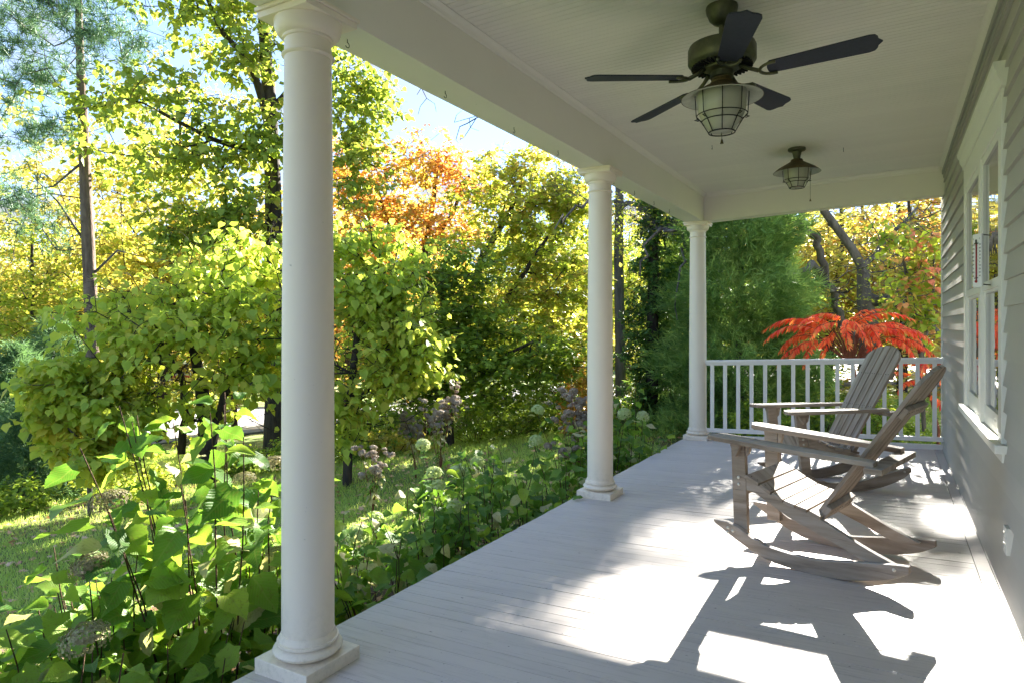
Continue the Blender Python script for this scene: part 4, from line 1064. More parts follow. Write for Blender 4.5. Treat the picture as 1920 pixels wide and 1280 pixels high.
tree('old_fruit_tree', 'gnarled old tree with thick dark crooked limbs behind the railing on the right', 'tree',
     [TP(12.5, (1632, 720, 20), (1628, 600, 17), (1621, 565, 14), (1616, 500, 9), (1597, 466, 8), (1566, 424, 7.5), (1544, 395, 7), (1520, 330, 5)),
      [(W(1605, 640, 12.3), .11), (W(1576, 586, 12.2), .07), (W(1548, 530, 12.2), .075), (W(1539, 487, 12.2), .07), (W(1534, 448, 12.2), .07), (W(1502, 421, 12.2), .065), (W(1496, 385, 12.2), .05)],
      [(W(1545, 505, 12.2), .09), (W(1515, 505, 12), .07), (W(1486, 525, 11.8), .03)],
      [(W(1628, 560, 12.5), .12), (W(1667, 562, 12), .08), (W(1710, 590, 11.6), .06), (W(1765, 628, 11.2), .04)],
      [(W(1619, 530, 12.5), .08), (W(1640, 480, 12.6), .05), (W(1680, 430, 12.8), .04), (W(1720, 390, 13), .02)],
      [(W(1508, 424, 12.2), .07), (W(1480, 412, 12), .05), (W(1462, 408, 11.9), .03)]],
     [(1690, 520, 70, 70, 12), (1720, 600, 50, 40, 11.6), (1560, 540, 60, 40, 12), (1640, 440, 80, 40, 12.6), (1730, 420, 40, 40, 12.6)],
     210, 9, .065, M['yellowmix'], M['bark_grey'], T_DIAMOND, .36, .6, .3, jitter=.16, tipr=.008, wiggle=.05)
tree('viburnum_shrub', 'loose shrub with pale green and pinkish leaves close to the house corner', 'shrub',
     [TP(10, (1735, 760, 4), (1725, 640, 3.5), (1705, 540, 3), (1690, 470, 2)), [(W(1730, 680, 10), .02), (W(1750, 560, 10), .018), (W(1750, 450, 10), .01)]],
     [(1690, 450, 50, 30, 9.8), (1745, 450, 40, 35, 9.8), (1715, 510, 50, 40, 9.8), (1695, 560, 50, 40, 9.8), (1735, 590, 40, 50, 9.8)],
     85, 12, .095, M['blush'], M['bark_grey'], T_HEART, .24, .4, .6, maxr=.02)

# --- conifers
def conifer(name, label, base, height, radius, n, mat, group=None, up=.55, blade=.16, wid=.016, cat='conifer'):
    """upswept feathery sprays along a central trunk"""
    root = empty(name, base, label=label, cat=cat, group=group)
    mb = MB(); mb.tube([(0, 0, -.1), (0, 0, height * .5), (0, 0, height)], [radius * .09, radius * .05, .01], 7)
    mb.build('trunk', M['bark_grey'], root, smooth=True)
    h = rng.beta(1.2, 1.5, n) * height; rr = radius * (1 - (h / height) ** 1.6) ** .75 * (.35 + .65 * rng.random(n) ** .45)
    rr *= 1 + .22 * np.sin(h * 5.1 / height * 6 + 1) ; az = rng.uniform(0, 2 * np.pi, n); rr *= 1 + .2 * np.sin(az * 5 + h * 2)
    c = np.stack([rr * np.cos(az), rr * np.sin(az), h], -1)
    d = np.stack([np.cos(az), np.sin(az), np.full(n, up) + rng.normal(0, .35, n)], -1) + rng.normal(0, .35, (n, 3)); d = norm(d)
    k = 17; u = rng.random((n, k, 1)); L = .40
    p = c[:, None] + d[:, None] * (u - .5) * L * 1.2 + rng.normal(0, .022, (n, k, 3)); p[..., 2] -= (u[..., 0] ** 2) * .08
    ax = d[:, None] + rng.normal(0, .45, (n, k, 3)); nr = rng.normal(0, 1, (n, k, 3))
    rv = np.repeat(rng.random(n), k) * .7 + rng.random(n * k) * .3
    tag(link_mesh('crown', leaves_mesh('crown', p.reshape(-1, 3), ax.reshape(-1, 3), nr.reshape(-1, 3), blade * (.5 + rng.random(n * k) * .8), T_NEEDLE, mat, wid / blade, rv), root), kind='stuff')
    return root
def G(px, d, py=700):
    p = W(px, py, d); p.z = gz(p.x, p.y); return p
conifer('cedar_tree', 'large feathery green cedar directly behind the railing beside the far column', G(1388, 12), 5.9, 1.28, 7000, M['cedar'], blade=.17, wid=.021)
conifer('cedar_tree', 'slimmer dark green cedar just left of the far column, behind the tall hydrangea', G(1275, 13.5), 4.2, .75, 1900, M['cedar'])
conifer('spruce_tree', 'dark blue-green conifer at the far left edge below the pine', G(28, 11.5), 2.6, .85, 1500, M['spruce'], up=.3)
conifer('spruce_tree', 'shadowy conifer between the left edge and the pine trunk', G(100, 13.2), 3.2, .9, 1500, M['spruce'], up=.3)
conifer('spruce_tree', 'low broad conifer shrub at the foot of the pine trunk', G(60, 10.4), 1.5, .8, 900, M['spruce'], up=.35)

def pine():
    tr = TP(13, (180, 870, 13), (175, 740, 12), (172, 600, 11.5), (164, 420, 11), (158, 280, 9.5), (150, 100, 7), (146, -60, 5), (143, -220, 3))
    base = Vector((tr[0][0].x, tr[0][0].y, gz(tr[0][0].x, tr[0][0].y)))
    root = empty('pine_tree', base, label='tall pine with a straight reddish trunk and tufts of needles at the upper left', cat='tree')
    T = blob_targets([(50, 130, 110, 50, 12.6), (190, 50, 90, 60, 12.8), (60, 250, 90, 45, 12.5), (40, 370, 80, 45, 12.6), (110, 20, 100, 50, 12.8), (20, 50, 80, 60, 12.6), (240, 110, 50, 35, 12.8), (70, 430, 60, 35, 12.8, .6), (200, -60, 90, 50, 13), (30, 560, 50, 20, 12.8, .4)], 300) - np.array(base)
    P, par, kids, load, minr, ntr, tips = grow_skeleton([[(p - base, r) for p, r in tr]], T, jitter=.10, prefer_up=.1)
    mt, mb = limb_mesh('pine', P, par, kids, load, minr, ntr, None, .006, maxr=.06)
    # a few bare stubs and the dead lower limbs
    for (a, b, c_) in (((160, 300), (100, 350), (30, 360)), ((168, 520), (220, 470), (260, 480)), ((170, 470), (110, 380), (60, 330))):
        pts = [W(*q, 13) - base for q in (a, b, c_)]; mb.tube(pts, [.03, .02, .008], 5)
    mt.build('trunk', M['bark_pine'], root, smooth=True); mb.build('limbs', M['bark_grey'], root, smooth=True)
    tp = P[tips]; n = len(tp); k = 95
    cl = tp[:, None] + rng.normal(0, .09, (n, 6, 3)); cl = cl[:, rng.integers(0, 6, k)]
    d = norm(rng.normal(0, 1, (n, k, 3)) + np.array([0, 0, .55])); p = cl + d * .015
    rv = np.repeat(rng.random(n), k) * .7 + rng.random(n * k) * .3
    tag(link_mesh('crown', leaves_mesh('crown', p.reshape(-1, 3), d.reshape(-1, 3), rng.normal(0, 1, (n * k, 3)), .15 * (.7 + .6 * rng.random(n * k)), T_NEEDLE, M['pine'], .085, rv), root), kind='stuff')
pine()

# --- farther trees: four crowns grown once, copied with their own size and turn
def far_tree_proto(name, label, mat, h, r, n, per, leafsize, barkmat, seed_lean=0):
    root = empty(name, (0, 0, 0), label=label, cat='tree', group='woodland trees beyond the lawn')
    tr = [(Vector((0, 0, -.3)), .16), (Vector((.1, .05, h * .35)), .12), (Vector((seed_lean, .1, h * .7)), .07), (Vector((seed_lean, 0, h * .93)), .03)]
    q = rng.normal(0, .5, (n, 3)).clip(-1.3, 1.3) * np.array([r, r, h * .42]); q[:, 2] += h * .56
    q[:, 0] += .25 * r * np.sin(q[:, 2] * 1.7); keep = (np.sin(q[:, 0] * 1.9 + 1) + np.sin(q[:, 1] * 2.1) + np.sin(q[:, 2] * 1.6)) > -1.3; q = q[keep]
    P, par, kids, load, minr, ntr, tips = grow_skeleton([tr], q, jitter=.1, seg=.6)
    mt, mb = limb_mesh(name, P, par, kids, load, minr, ntr, None, .010, maxr=.1)
    mt.build('trunk', barkmat, root, smooth=True); mb.build('limbs', barkmat, root, smooth=True)
    tp = P[tips]; dirs = norm(tp - P[[par[i] for i in tips]]); dirs[:, 2] *= .4
    c, ax, nr, sz, e = spray(tp, dirs, per, .62, .4, leafsize, .4)
    tag(link_mesh('crown', leaves_mesh('crown', c, ax, nr, sz, T_DIAMOND, mat, 1.2), root), kind='stuff')
    return root
def copy_tree(o, label, loc, rz, s, mat=None):
    c = o.copy(); COL.objects.link(c); c.location = loc; c.rotation_euler = (0, 0, rz); c.scale = (s, s, s) if not hasattr(s, '__len__') else s; c['label'] = label
    for ch in [x for x in bpy.data.objects if x.parent == o]:
        d = ch.copy(); COL.objects.link(d); d.parent = c
        if mat is not None and ch.name.startswith('crown'):
            d.material_slots[0].link = 'OBJECT'; d.material_slots[0].material = mat
    return c
protos = [far_tree_proto('maple_tree', 'far tree', M['yellowmix'], 9, 2.9, 420, 50, .125, M['bark_dark']),
          far_tree_proto('oak_tree', 'far tree', M['golden'], 8, 3.1, 420, 50, .125, M['bark_dark'], .5),
          far_tree_proto('linden_tree', 'far tree', M['green'], 10, 2.8, 420, 50, .125, M['bark_dark'], -.4)]
used = [False] * 3
def far(kind, px, d, top_py, label, mat=None, squash=1.0):
    p = W(px, 700, d); g = gz(p.x, p.y); h = (CAMZ + (HOR - top_py) * d / FPX) - g
    o = protos[kind]; H = (9, 8, 10)[kind] * .98; s = h / H
    lab = label; sc_ = (s * squash, s * squash, s)
    if not used[kind]:
        used[kind] = True; o.location = (p.x, p.y, g); o.rotation_euler = (0, 0, rnd.uniform(0, 6)); o.scale = sc_; o['label'] = lab
        FIRST.append((o, mat)); return o
    return copy_tree(o, lab, (p.x, p.y, g), rnd.uniform(0, 6.28), sc_, mat)
FIRST = []
far(0, 60, 17, 400, 'yellow-green tree behind the dark conifers at the left edge')
far(1, 300, 21, 170, 'thin golden tree seen through the branches left of the nearest column', None, .8)
far(2, 720, 19, 500, 'deep green tree behind the drooping-leaved tree right of the nearest column')
far(0, 1090, 21, 330, 'yellowish tree immediately left of the middle column, behind the leaning maple')
far(1, 1550, 18, 345, 'golden tree glowing behind the limbs of the gnarled old tree', None, 1.2)
far(1, 1690, 19, 345, 'golden-orange tree nearest the house corner in the background', M['orange'], 1.25)
far(1, 1625, 22, 350, 'second golden tree farther back behind the gnarled old tree', None, 1.2)
far(0, 1480, 22, 440, 'yellow-green tree between the cedar and the gnarled old tree', None, 1.1)
far(2, 1270, 20, 430, 'deep green tree behind the far column')
far(0, 1180, 24, 420, 'yellow-green tree in the gap right of the middle column')
far(1, 140, 24, 350, 'golden tree in the distance behind the pine trunk', None, .9)
far(0, 440, 24, 430, 'yellow-green tree in the distance left of the nearest column', None, 1.0)
far(1, 650, 26, 330, 'golden crown rising behind the orange maple', M['orange'], 1.0)
far(0, 900, 24, 420, 'yellow-green tree behind the green maple')
far(2, 1010, 25, 400, 'deep green tree behind the leaning maple')
far(0, 230, 32, 470, 'distant yellow-green tree across the road, left of centre in the gap')
far(1, -60, 26, 420, 'golden tree at the extreme left behind the conifers')
far(2, 30, 36, 480, 'distant green tree across the road at the left edge')
far(1, 400, 44, 520, 'distant golden tree beyond the parked van')
far(0, 520, 40, 510, 'distant yellow-green tree hidden behind the tall dark trunk')
far(2, 780, 32, 420, 'distant green tree behind the orange maple')
far(1, 1130, 34, 430, 'distant golden tree behind the middle column')
far(0, 1380, 28, 470, 'distant tree behind the feathery cedar')
far(2, 300, 50, 540, 'faraway green tree on the far side of the road')
far(0, 130, 50, 530, 'faraway yellow-green tree left of the pine trunk base')
far(1, 560, 52, 520, 'faraway golden tree behind the nearest column')
far(2, -150, 30, 420, 'green tree off beyond the left edge')
far(1, 1755, 24, 350, 'golden tree half hidden by the house corner', None, 1.2)
far(0, 1500, 25, 390, 'yellow-green tree far behind the right edge of the cedar', None, 1.2)
far(0, 1850, 26, 380, 'yellow-green tree hidden by the house corner')
# a tall unseen crown, added to thin and dapple the sun on the porch
p_ = Vector((.3, 39.0, 0)); gz_ = gz(p_.x, p_.y); q_ = rng.normal(0, .62, (520, 3)).clip(-1.5, 1.5) * np.array([7.5, 3.0, 5.2]) + np.array([0, 0, 16.5]); q_ = q_[(np.sin(q_[:, 0] * 1.1 + 2) + np.sin(q_[:, 2] * 1.3 + q_[:, 0] * .5)) > -1.5]
tall = empty('sun_filter_tree', (p_.x, p_.y, gz_), label='tall thin tree far behind the old gnarled one, its unseen crown added to filter the sun', cat='tree')
P_, par_, kids_, load_, minr_, ntr_, tips_ = grow_skeleton([[(Vector((0, 0, -.3)), .28), (Vector((.2, 0, 6)), .22), (Vector((-.1, 0, 13)), .14), (Vector((0, 0, 20)), .05)]], q_, jitter=.1, seg=.8)
mt_, mb_ = limb_mesh('t', P_, par_, kids_, load_, minr_, ntr_, None, .010, maxr=.12); mt_.build('trunk', M['bark_dark'], tall, smooth=True); mb_.build('limbs', M['bark_dark'], tall, smooth=True)
c_l, ax_l, nr_l, sz_l, e_l = spray(P_[tips_], norm(P_[tips_] - P_[[par_[i] for i in tips_]]), 55, .75, .4, .17, .4)
tag(link_mesh('crown', leaves_mesh('crown', c_l, ax_l, nr_l, sz_l, T_DIAMOND, M['yellowmix'], 1.2), tall), kind='stuff')
# a distant wood closing the horizon
def far_wood():
    N = 42000; ang = rng.uniform(R(-75), R(45), N); rad_ = rng.uniform(62, 110, N); hh = 7 + 3 * np.sin(ang * 17) + 2 * np.sin(ang * 41 + 1)
    x = rad_ * np.sin(ang + 0) ; yv = rad_ * np.cos(ang); z = ground_z(x, yv) + rng.random(N) ** .8 * hh * 1.1
    c = np.stack([x, yv, z], -1)
    tag(link_mesh('distant_wood', leaves_mesh('distant_wood', c, rng.normal(0, 1, (N, 3)), rng.normal(0, 1, (N, 3)), 1.1, T_DIAMOND, M['yellowmix'], 1.6)), 'hazy band of distant autumn woodland closing the view', 'woodland', kind='stuff')
far_wood()

# --- undergrowth along the lawn edge
def bush(name, label, px, d, w, h, n, size, mat, tmpl=T_DIAMOND, group=None):
    p = G(px, d); root = empty(name, p, label=label, cat='shrub', group=group)
    q = norm(rng.normal(0, 1, (n, 3))) * rng.random((n, 1)) ** .5 * np.array([w, w * .8, h * .6]); q[:, 2] = np.abs(q[:, 2] + h * .35)
    mb = MB()
    for i in range(0, n, 3):
        s = q[i] * np.array([.15, .15, 0]); mb.tube([(s[0], s[1], -.05), (q[i][0] * .6, q[i][1] * .6, q[i][2] * .6), tuple(q[i])], [.008, .005, .002], 4, cap=False)
    mb.build('stems', M['stem_brown'], root)
    c, ax, nr, sz, e = spray(q, norm(q + 1e-3), 25, .17, .5, size, .4)
    tag(link_mesh('foliage', leaves_mesh('foliage', c, ax, nr, sz, tmpl, mat), root), kind='stuff'); return root
for i, (px, d, w, h, m, lb) in enumerate((
    (660, 12.4, .9, .7, 'under', 'low leafy shrub at the lawn edge just right of the nearest column'),
    (740, 12.8, .8, .6, 'golden', 'yellowing low shrub at the foot of the orange maple'),
    (895, 13.2, .9, .9, 'green', 'rounded green shrub below the green maple on the lawn edge'),
    (960, 13.8, .8, .7, 'under', 'small shrub on the lawn edge left of the middle column'),
    (1030, 14, .9, .8, 'under', 'bluish-green shrub at the lawn edge close to the middle column'),
    (1090, 13, .5, 1.7, 'orange', 'slender orange sapling peeking out beside the middle column'),
    (1185, 13.5, .7, .9, 'under', 'shrub between the middle column and the ivy covered tree'),
    (250, 10.2, .9, .6, 'redbud', 'low yellow-green shrub below the spreading tree at the left'),
    (440, 11.6, .8, .5, 'under', 'low shrub in front of the road left of the nearest column'),
    (560, 11.8, .7, .7, 'under', 'shrub at the foot of the tall dark trunk'),
    (1540, 11, .9, .8, 'under', 'green shrub seen between the balusters under the sumac'),
    (1690, 10.5, .8, .7, 'green', 'dark green ground shrub behind the railing near the house'),
    (1440, 10.5, .7, .8, 'green', 'dark shrub at the foot of the large cedar'),
    (1740, 9.3, .5, .5, 'under', 'low plant against the end of the porch by the house corner'),
    (1600, 12.6, 1.0, .9, 'under', 'leafy green shrub directly under the gnarled trunk'),
    (1660, 11.4, .9, .8, 'yellowmix', 'yellow-green shrub between the two sumacs'),
    (1520, 13, 1.0, 1.0, 'green', 'green shrub between the cedar and the gnarled trunk'),
    (1620, 15, 1.3, .9, 'golden', 'yellow undergrowth behind the gnarled trunk'),
    (1480, 16, 1.3, 1.3, 'yellowmix', 'yellow-green thicket behind the sumac'),
    (20, 9.2, .6, .5, 'under', 'low weeds at the left edge of the lawn'),
    (700, 14.5, 1.2, 1.5, 'green', 'dense thicket behind the trunks right of the nearest column'),
    (800, 15.5, 1.3, 1.6, 'under', 'tall thicket at the foot of the orange maple'),
    (880, 16, 1.3, 1.7, 'green', 'shadowy thicket filling the gap under the green maple'),
    (960, 16, 1.3, 1.6, 'under', 'thicket beneath the leaning maple'),
    (1040, 16.5, 1.3, 1.7, 'green', 'thicket left of the middle column in deep shade'),
    (1130, 17, 1.4, 1.8, 'under', 'thicket behind the middle column'),
    (1215, 16, 1.2, 1.6, 'yellowmix', 'yellowish thicket behind the ivy covered trunk'))):
    bush('shrub', lb, px, d, w, h, 70 if h < 1.4 else 150, .07, M[m])

# --- grass and fallen leaves on the lawn
def in_view(n, xlo, xhi, ylo, yhi):
    x = rng.uniform(xlo, xhi, n); y_ = rng.uniform(ylo, yhi, n); return x, y_
def grass():
    n = 230000; d = 3.2 + 13 * rng.random(n) ** .8; a = rng.uniform(-.86, .34, n)
    x = (CY * a - SY) * d; y_ = (SY * a + CY) * d; k = (x < -3.0 - .5 * rng.random(n)) & (y_ > .2)
    bare = np.sin(x * .9 + 1) * np.sin(y_ * .8 + x * .3) + rng.normal(0, .35, n); k &= bare > -.55
    x, y_ = x[k], y_[k]; n = len(x); c = np.stack([x, y_, ground_z(x, y_) - .01], -1)
    ax = rng.normal(0, .45, (n, 3)); ax[:, 2] = 1; s = rng.uniform(.035, .085, n) * (1 + d[k] * .03)
    tag(link_mesh('grass', leaves_mesh('grass', c, ax, rng.normal(0, 1, (n, 3)) * np.array([1, 1, .1]), s, T_NEEDLE, M['grass'], .13)), 'mown lawn grass with thin patches', 'grass', kind='stuff')
    n = 26000; d = 8 + 10 * rng.random(n); a = rng.uniform(.40, .70, n); x = (CY * a - SY) * d; y_ = (SY * a + CY) * d; k = y_ > 8.2; x, y_ = x[k], y_[k]; n = len(x)
    c = np.stack([x, y_, ground_z(x, y_) - .01], -1); ax = rng.normal(0, .45, (n, 3)); ax[:, 2] = 1
    tag(link_mesh('grass', leaves_mesh('grass', c, ax, rng.normal(0, 1, (n, 3)) * np.array([1, 1, .1]), rng.uniform(.05, .11, n), T_NEEDLE, M['grass'], .13)), 'grass on the ground behind the railing', 'grass', kind='stuff')
grass()
def litter():
    n = 24000; d = 1.6 + 10.5 * rng.random(n) ** 1.3; a = rng.uniform(-.86, .34, n)
    x = (CY * a - SY) * d; y_ = (SY * a + CY) * d; k = (x < -2.15) & (rng.random(n) < .18 + .7 * (d < 4.5)); x, y_ = x[k], y_[k]
    m = 2500; x = np.concatenate([x, rng.uniform(-3, 4, m)]); y_ = np.concatenate([y_, rng.uniform(8, 18, m)]); n = len(x)
    c = np.stack([x, y_, ground_z(x, y_) + .02 + rng.random(n) * .02], -1); ax = rng.normal(0, 1, (n, 3)) * np.array([1, 1, .25]); nr = rng.normal(0, .35, (n, 3)); nr[:, 2] = 1
    tag(link_mesh('fallen_leaves', leaves_mesh('fallen_leaves', c, ax, nr, rng.uniform(.04, .085, n), T_MAPLE, M['litter'])), 'dry brown fallen leaves scattered over the lawn and flower bed', 'fallen leaves', kind='stuff')
litter()

# ------------------------------------------------------------------ HYDRANGEAS
def hyd_leaf(name, mat, wid=.36, fold=.10, curl=.16, tw=0.0, heart=0.0):
    """toothed pointed leaf, folded along the midrib, length 1 along +x"""
    n = 13; vs, fs, uv = [], [], []
    for i in range(n + 1):
        u = i / n; w = wid * (math.sin(math.pi * u ** .70) ** .72) * (1 - .30 * u * u) * (1 - .35 * max(0, (u - .75) / .25)) if 0 < u < 1 else 0.0
        if i == 0: w = .02
        if i == n: w = 0
        w *= 1 + (.06 if i % 2 else -.035); zc_ = -curl * u * u + .03 * math.sin(u * 9 + tw)
        x = u - (heart * .10 if i == 1 else 0)
        vs += [(x - heart * .12 * (1 if i == 1 else 0), -w, zc_ + w * fold * 2.2 - w * .25 * math.sin(u * 7 + tw)), (u, 0, zc_), (x - heart * .12 * (1 if i == 1 else 0), w, zc_ + w * fold * 2.2 + w * .2 * math.sin(u * 6 + tw))]
        uv += [(u, .5 - w), (u, .5), (u, .5 + w)]
    for i in range(n):
        a = i * 3; b = a + 3; fs += [(a, b, b + 1, a + 1), (a + 1, b + 1, b + 2, a + 2)]
    mb = MB(); mb.add(vs, fs, uv); return mb.mesh(name, True, mat)
HL = [hyd_leaf('leaf', M['hydra'], .36, .12, .20, 0), hyd_leaf('leaf', M['hydra'], .30, .32, .45, 3), hyd_leaf('leaf', M['hydra'], .40, .16, .32, 5, .4), hyd_leaf('leaf', M['hydra'], .42, .05, .12, 2, 1), hyd_leaf('leaf', M['hydra'], .33, .2, .3, 4), hyd_leaf('leaf', M['hydra'], .39, .08, -.05, 1, .6)]
HP = [hyd_leaf('leaf', M['hydra_pale'], .33, .15, .35, 3), hyd_leaf('leaf', M['hydra_pale'], .36, .02, .22, 5, .5)]
def flower_ball(name, mat, r, flat=.85, n=240, petal=.2):
    q = norm(rng.normal(0, 1, (n, 3))); q[:, 2] = np.where(q[:, 2] < -.45, -q[:, 2], q[:, 2]); c = q * np.array([1, 1, flat]) * (r * rng.uniform(.78, 1.04, (n, 1)))
    t = norm(np.cross(q, rng.normal(0, 1, (n, 3)))); C, A, N_ = [], [], []
    for k in range(4):
        b = np.cross(q, t); a = k * np.pi / 2; ax = t * np.cos(a) + b * np.sin(a); C.append(c); A.append(ax + q * .25); N_.append(q)
    return leaves_mesh(name, np.concatenate(C), np.concatenate(A), np.concatenate(N_), r * petal, (np.array([(0, 0, 0), (.5, -.42, 0), (1, 0, .1), (.5, .42, 0)]), [(0, 1, 2), (0, 2, 3)]), mat, rv=np.tile(rng.random(n), 4))
FLOW = [flower_ball('flower_head', M['flower'], .072), flower_ball('flower_head', M['flower'], .06)]
DRY = [flower_ball('dried_flower_head', M['dried'], .075, .5, 320, .10), flower_ball('dried_flower_head', M['dried'], .06, .5, 260, .10)]
ADDN = [0]; OUT = .34
def hydrangea(label, x, y_, nst, height, lean, per_stem, lsize, flowers=0, dry=0, name='hydrangea', pale=.08, bare=.38, spread=.22, group='hydrangea bushes along the porch', leafset=None, stemmat='stem_brown'):
    base = Vector((x, y_, gz(x, y_))); root = empty(name, base, label=label, cat='hydrangea' if name == 'hydrangea' else 'plant', group=group)
    tops = []
    for s in range(nst):
        a = rnd.uniform(0, 6.283); r = spread * math.sqrt(rnd.random()); b = Vector((r * math.cos(a), r * math.sin(a), -.03))
        h = height * rnd.uniform(.72, 1.05); out = Vector((math.cos(a), math.sin(a), 0)) * rnd.uniform(.03, OUT) * h + Vector((lean[0], lean[1], 0)) * h
        pts = []
        for i in range(7):
            u = i / 6; pts.append(b + Vector((out.x * u ** 1.4, out.y * u ** 1.4, h * u * (1 - .06 * u))) + Vector((rnd.uniform(-1, 1), rnd.uniform(-1, 1), 0)) * .012)
        MB().tube(pts, [.0055 - .0032 * i / 6 for i in range(7)], 5).build('stem', M[stemmat], root, smooth=True)
        tops.append(pts); phase = rnd.uniform(0, 3)
        np_ = max(1, per_stem // 2)
        for k in range(np_):
            u = bare + (1 - bare) * (k + .6) / np_ if np_ > 1 else .9
            u = min(u, .99); f = u * 6; i = min(5, int(f)); p = pts[i].lerp(pts[i + 1], f - i)
            for sgn in (0, 1):
                az = phase + k * 1.57 + sgn * math.pi + rnd.uniform(-.4, .4)
                el = rnd.uniform(-.85, .45) - .2 * (1 - u)
                L = lsize * rnd.uniform(.6, 1.15) * (1.0 if u < .9 else .75)
                dv = Vector((math.cos(az) * math.cos(el), math.sin(az) * math.cos(el), math.sin(el))); q = p + dv * (.035 + .2 * L)
                me = rnd.choice(HP) if rnd.random() < pale else rnd.choice(leafset or HL)
                o = bpy.data.objects.new('leaf', me); COL.objects.link(o); o.parent = root
                up = Vector((rnd.uniform(-.8, .8), rnd.uniform(-.8, .8), 1)); up = (up - dv * up.dot(dv)).normalized(); sd = up.cross(dv)
                m = Matrix((dv, sd, up)).transposed().to_4x4(); m.translation = q; o.matrix_basis = m @ Matrix.Diagonal((L, L * rnd.uniform(.9, 1.15), L, 1))
                ADDN[0] += 1
    order = list(range(nst)); rnd.shuffle(order)
    for j in range(flowers + dry):
        pts = tops[order[j % nst]]; me = (rnd.choice(FLOW) if j < flowers else rnd.choice(DRY)); o = link_mesh(me.name.split('.')[0], me, root)
        o.location = pts[-1] + Vector((0, 0, .045)); o.rotation_euler = (rnd.uniform(-.3, .3), rnd.uniform(-.3, .3), rnd.uniform(0, 6)); s_ = rnd.uniform(.85, 1.15); o.scale = (s_, s_, s_)
    return root
# close to the camera, left of the nearest column
H = hydrangea
OUT = .20
H('tall leaning hydrangea with big backlit leaves in front of the nearest column', -2.62, 1.90, 15, 1.72, (-.06, -.04), 16, .165, 0, 2, bare=.3)
H('hydrangea with long arching stems at the left, over the leaf-strewn grass', -2.75, 1.36, 15, 1.08, (-.22, -.05), 14, .16, 0, 1, bare=.3)
H('hydrangea at the bottom left corner of the view with overlapping large leaves', -2.30, 1.05, 13, .92, (-.16, .0), 13, .15, 0, 1, bare=.3)
H('low hydrangea beside the base of the nearest column, bare dark stems showing', -2.33, 1.60, 13, .80, (-.05, .10), 10, .145, 0, 0, pale=.22)
H('lower hydrangea on the lawn side of the tall leaning one, pale green leaves', -3.0, 1.75, 13, .85, (-.12, .0), 13, .15, 0, 1, pale=.12)
H('hydrangea directly behind the nearest column with dried flower heads', -2.75, 2.25, 12, 1.2, (-.04, .02), 12, .160, 0, 3)
# beside the porch between the first and second column
OUT = .34
spots = [(-2.45, 2.75, .72, 0, 0, 'low hydrangea right of the nearest column with faded leaves and dark stems', .3, 10),
         (-2.95, 2.9, .85, 1, 0, 'hydrangea behind the faded one, reddish stems above the grass', .18, 9),
         (-2.42, 3.35, .78, 0, 0, 'hydrangea overhanging the porch edge with a yellowing round leaf', .15, 10),
         (-2.85, 3.65, .88, 1, 0, 'hydrangea with one round cream flower in its middle, near the porch edge', .12, 10),
         (-2.42, 3.98, .80, 1, 0, 'bushy hydrangea against the floor boards midway between the two near columns', .1, 10),
         (-2.95, 4.35, .98, 2, 0, 'hydrangea carrying two white flower balls over the lawn', .08, 10),
         (-2.45, 4.65, .86, 0, 0, 'hydrangea whose broad leaves touch the middle column', .08, 10),
         (-2.95, 5.1, 1.0, 2, 0, 'hydrangea with cream balls just left of the middle column', .08, 9),
         (-2.50, 5.45, .95, 0, 0, 'hydrangea right behind the middle column', .08, 9),
         (-3.45, 3.6, .85, 1, 0, 'outer hydrangea on the lawn side with a greenish flower ball', .2, 8),
         (-3.5, 4.9, .95, 1, 0, 'outer hydrangea farther along with a pale flower against the grass', .12, 8)]
for x, y_, h, fl, dr, lb, pl, n in spots: H(lb, x, y_, n, h, (-.03, .0), 10, .135, fl, dr, pale=pl, bare=.42)
for x, y_, h, fl, lb in ((-2.5, 6.1, 1.15, 1, 'tall hydrangea right of the middle column with a drying white flower'), (-2.45, 6.7, 1.05, 1, 'hydrangea with bright lobed leaves between the middle and far columns'),
                         (-2.55, 7.4, 1.35, 0, 'tallest garden plant with pointed leaves beside the far column'), (-2.95, 6.5, 1.1, 1, 'hydrangea on the lawn side between the middle and far columns'),
                         (-2.35, 7.05, .7, 0, 'low yellowing hydrangea at the porch edge near the far column'), (-3.0, 7.4, 1.1, 0, 'hydrangea in shadow beyond the far column')):
    H(lb, x, y_, 8, h, (0, 0), 12, .135, fl, 0, bare=.35, pale=.1)

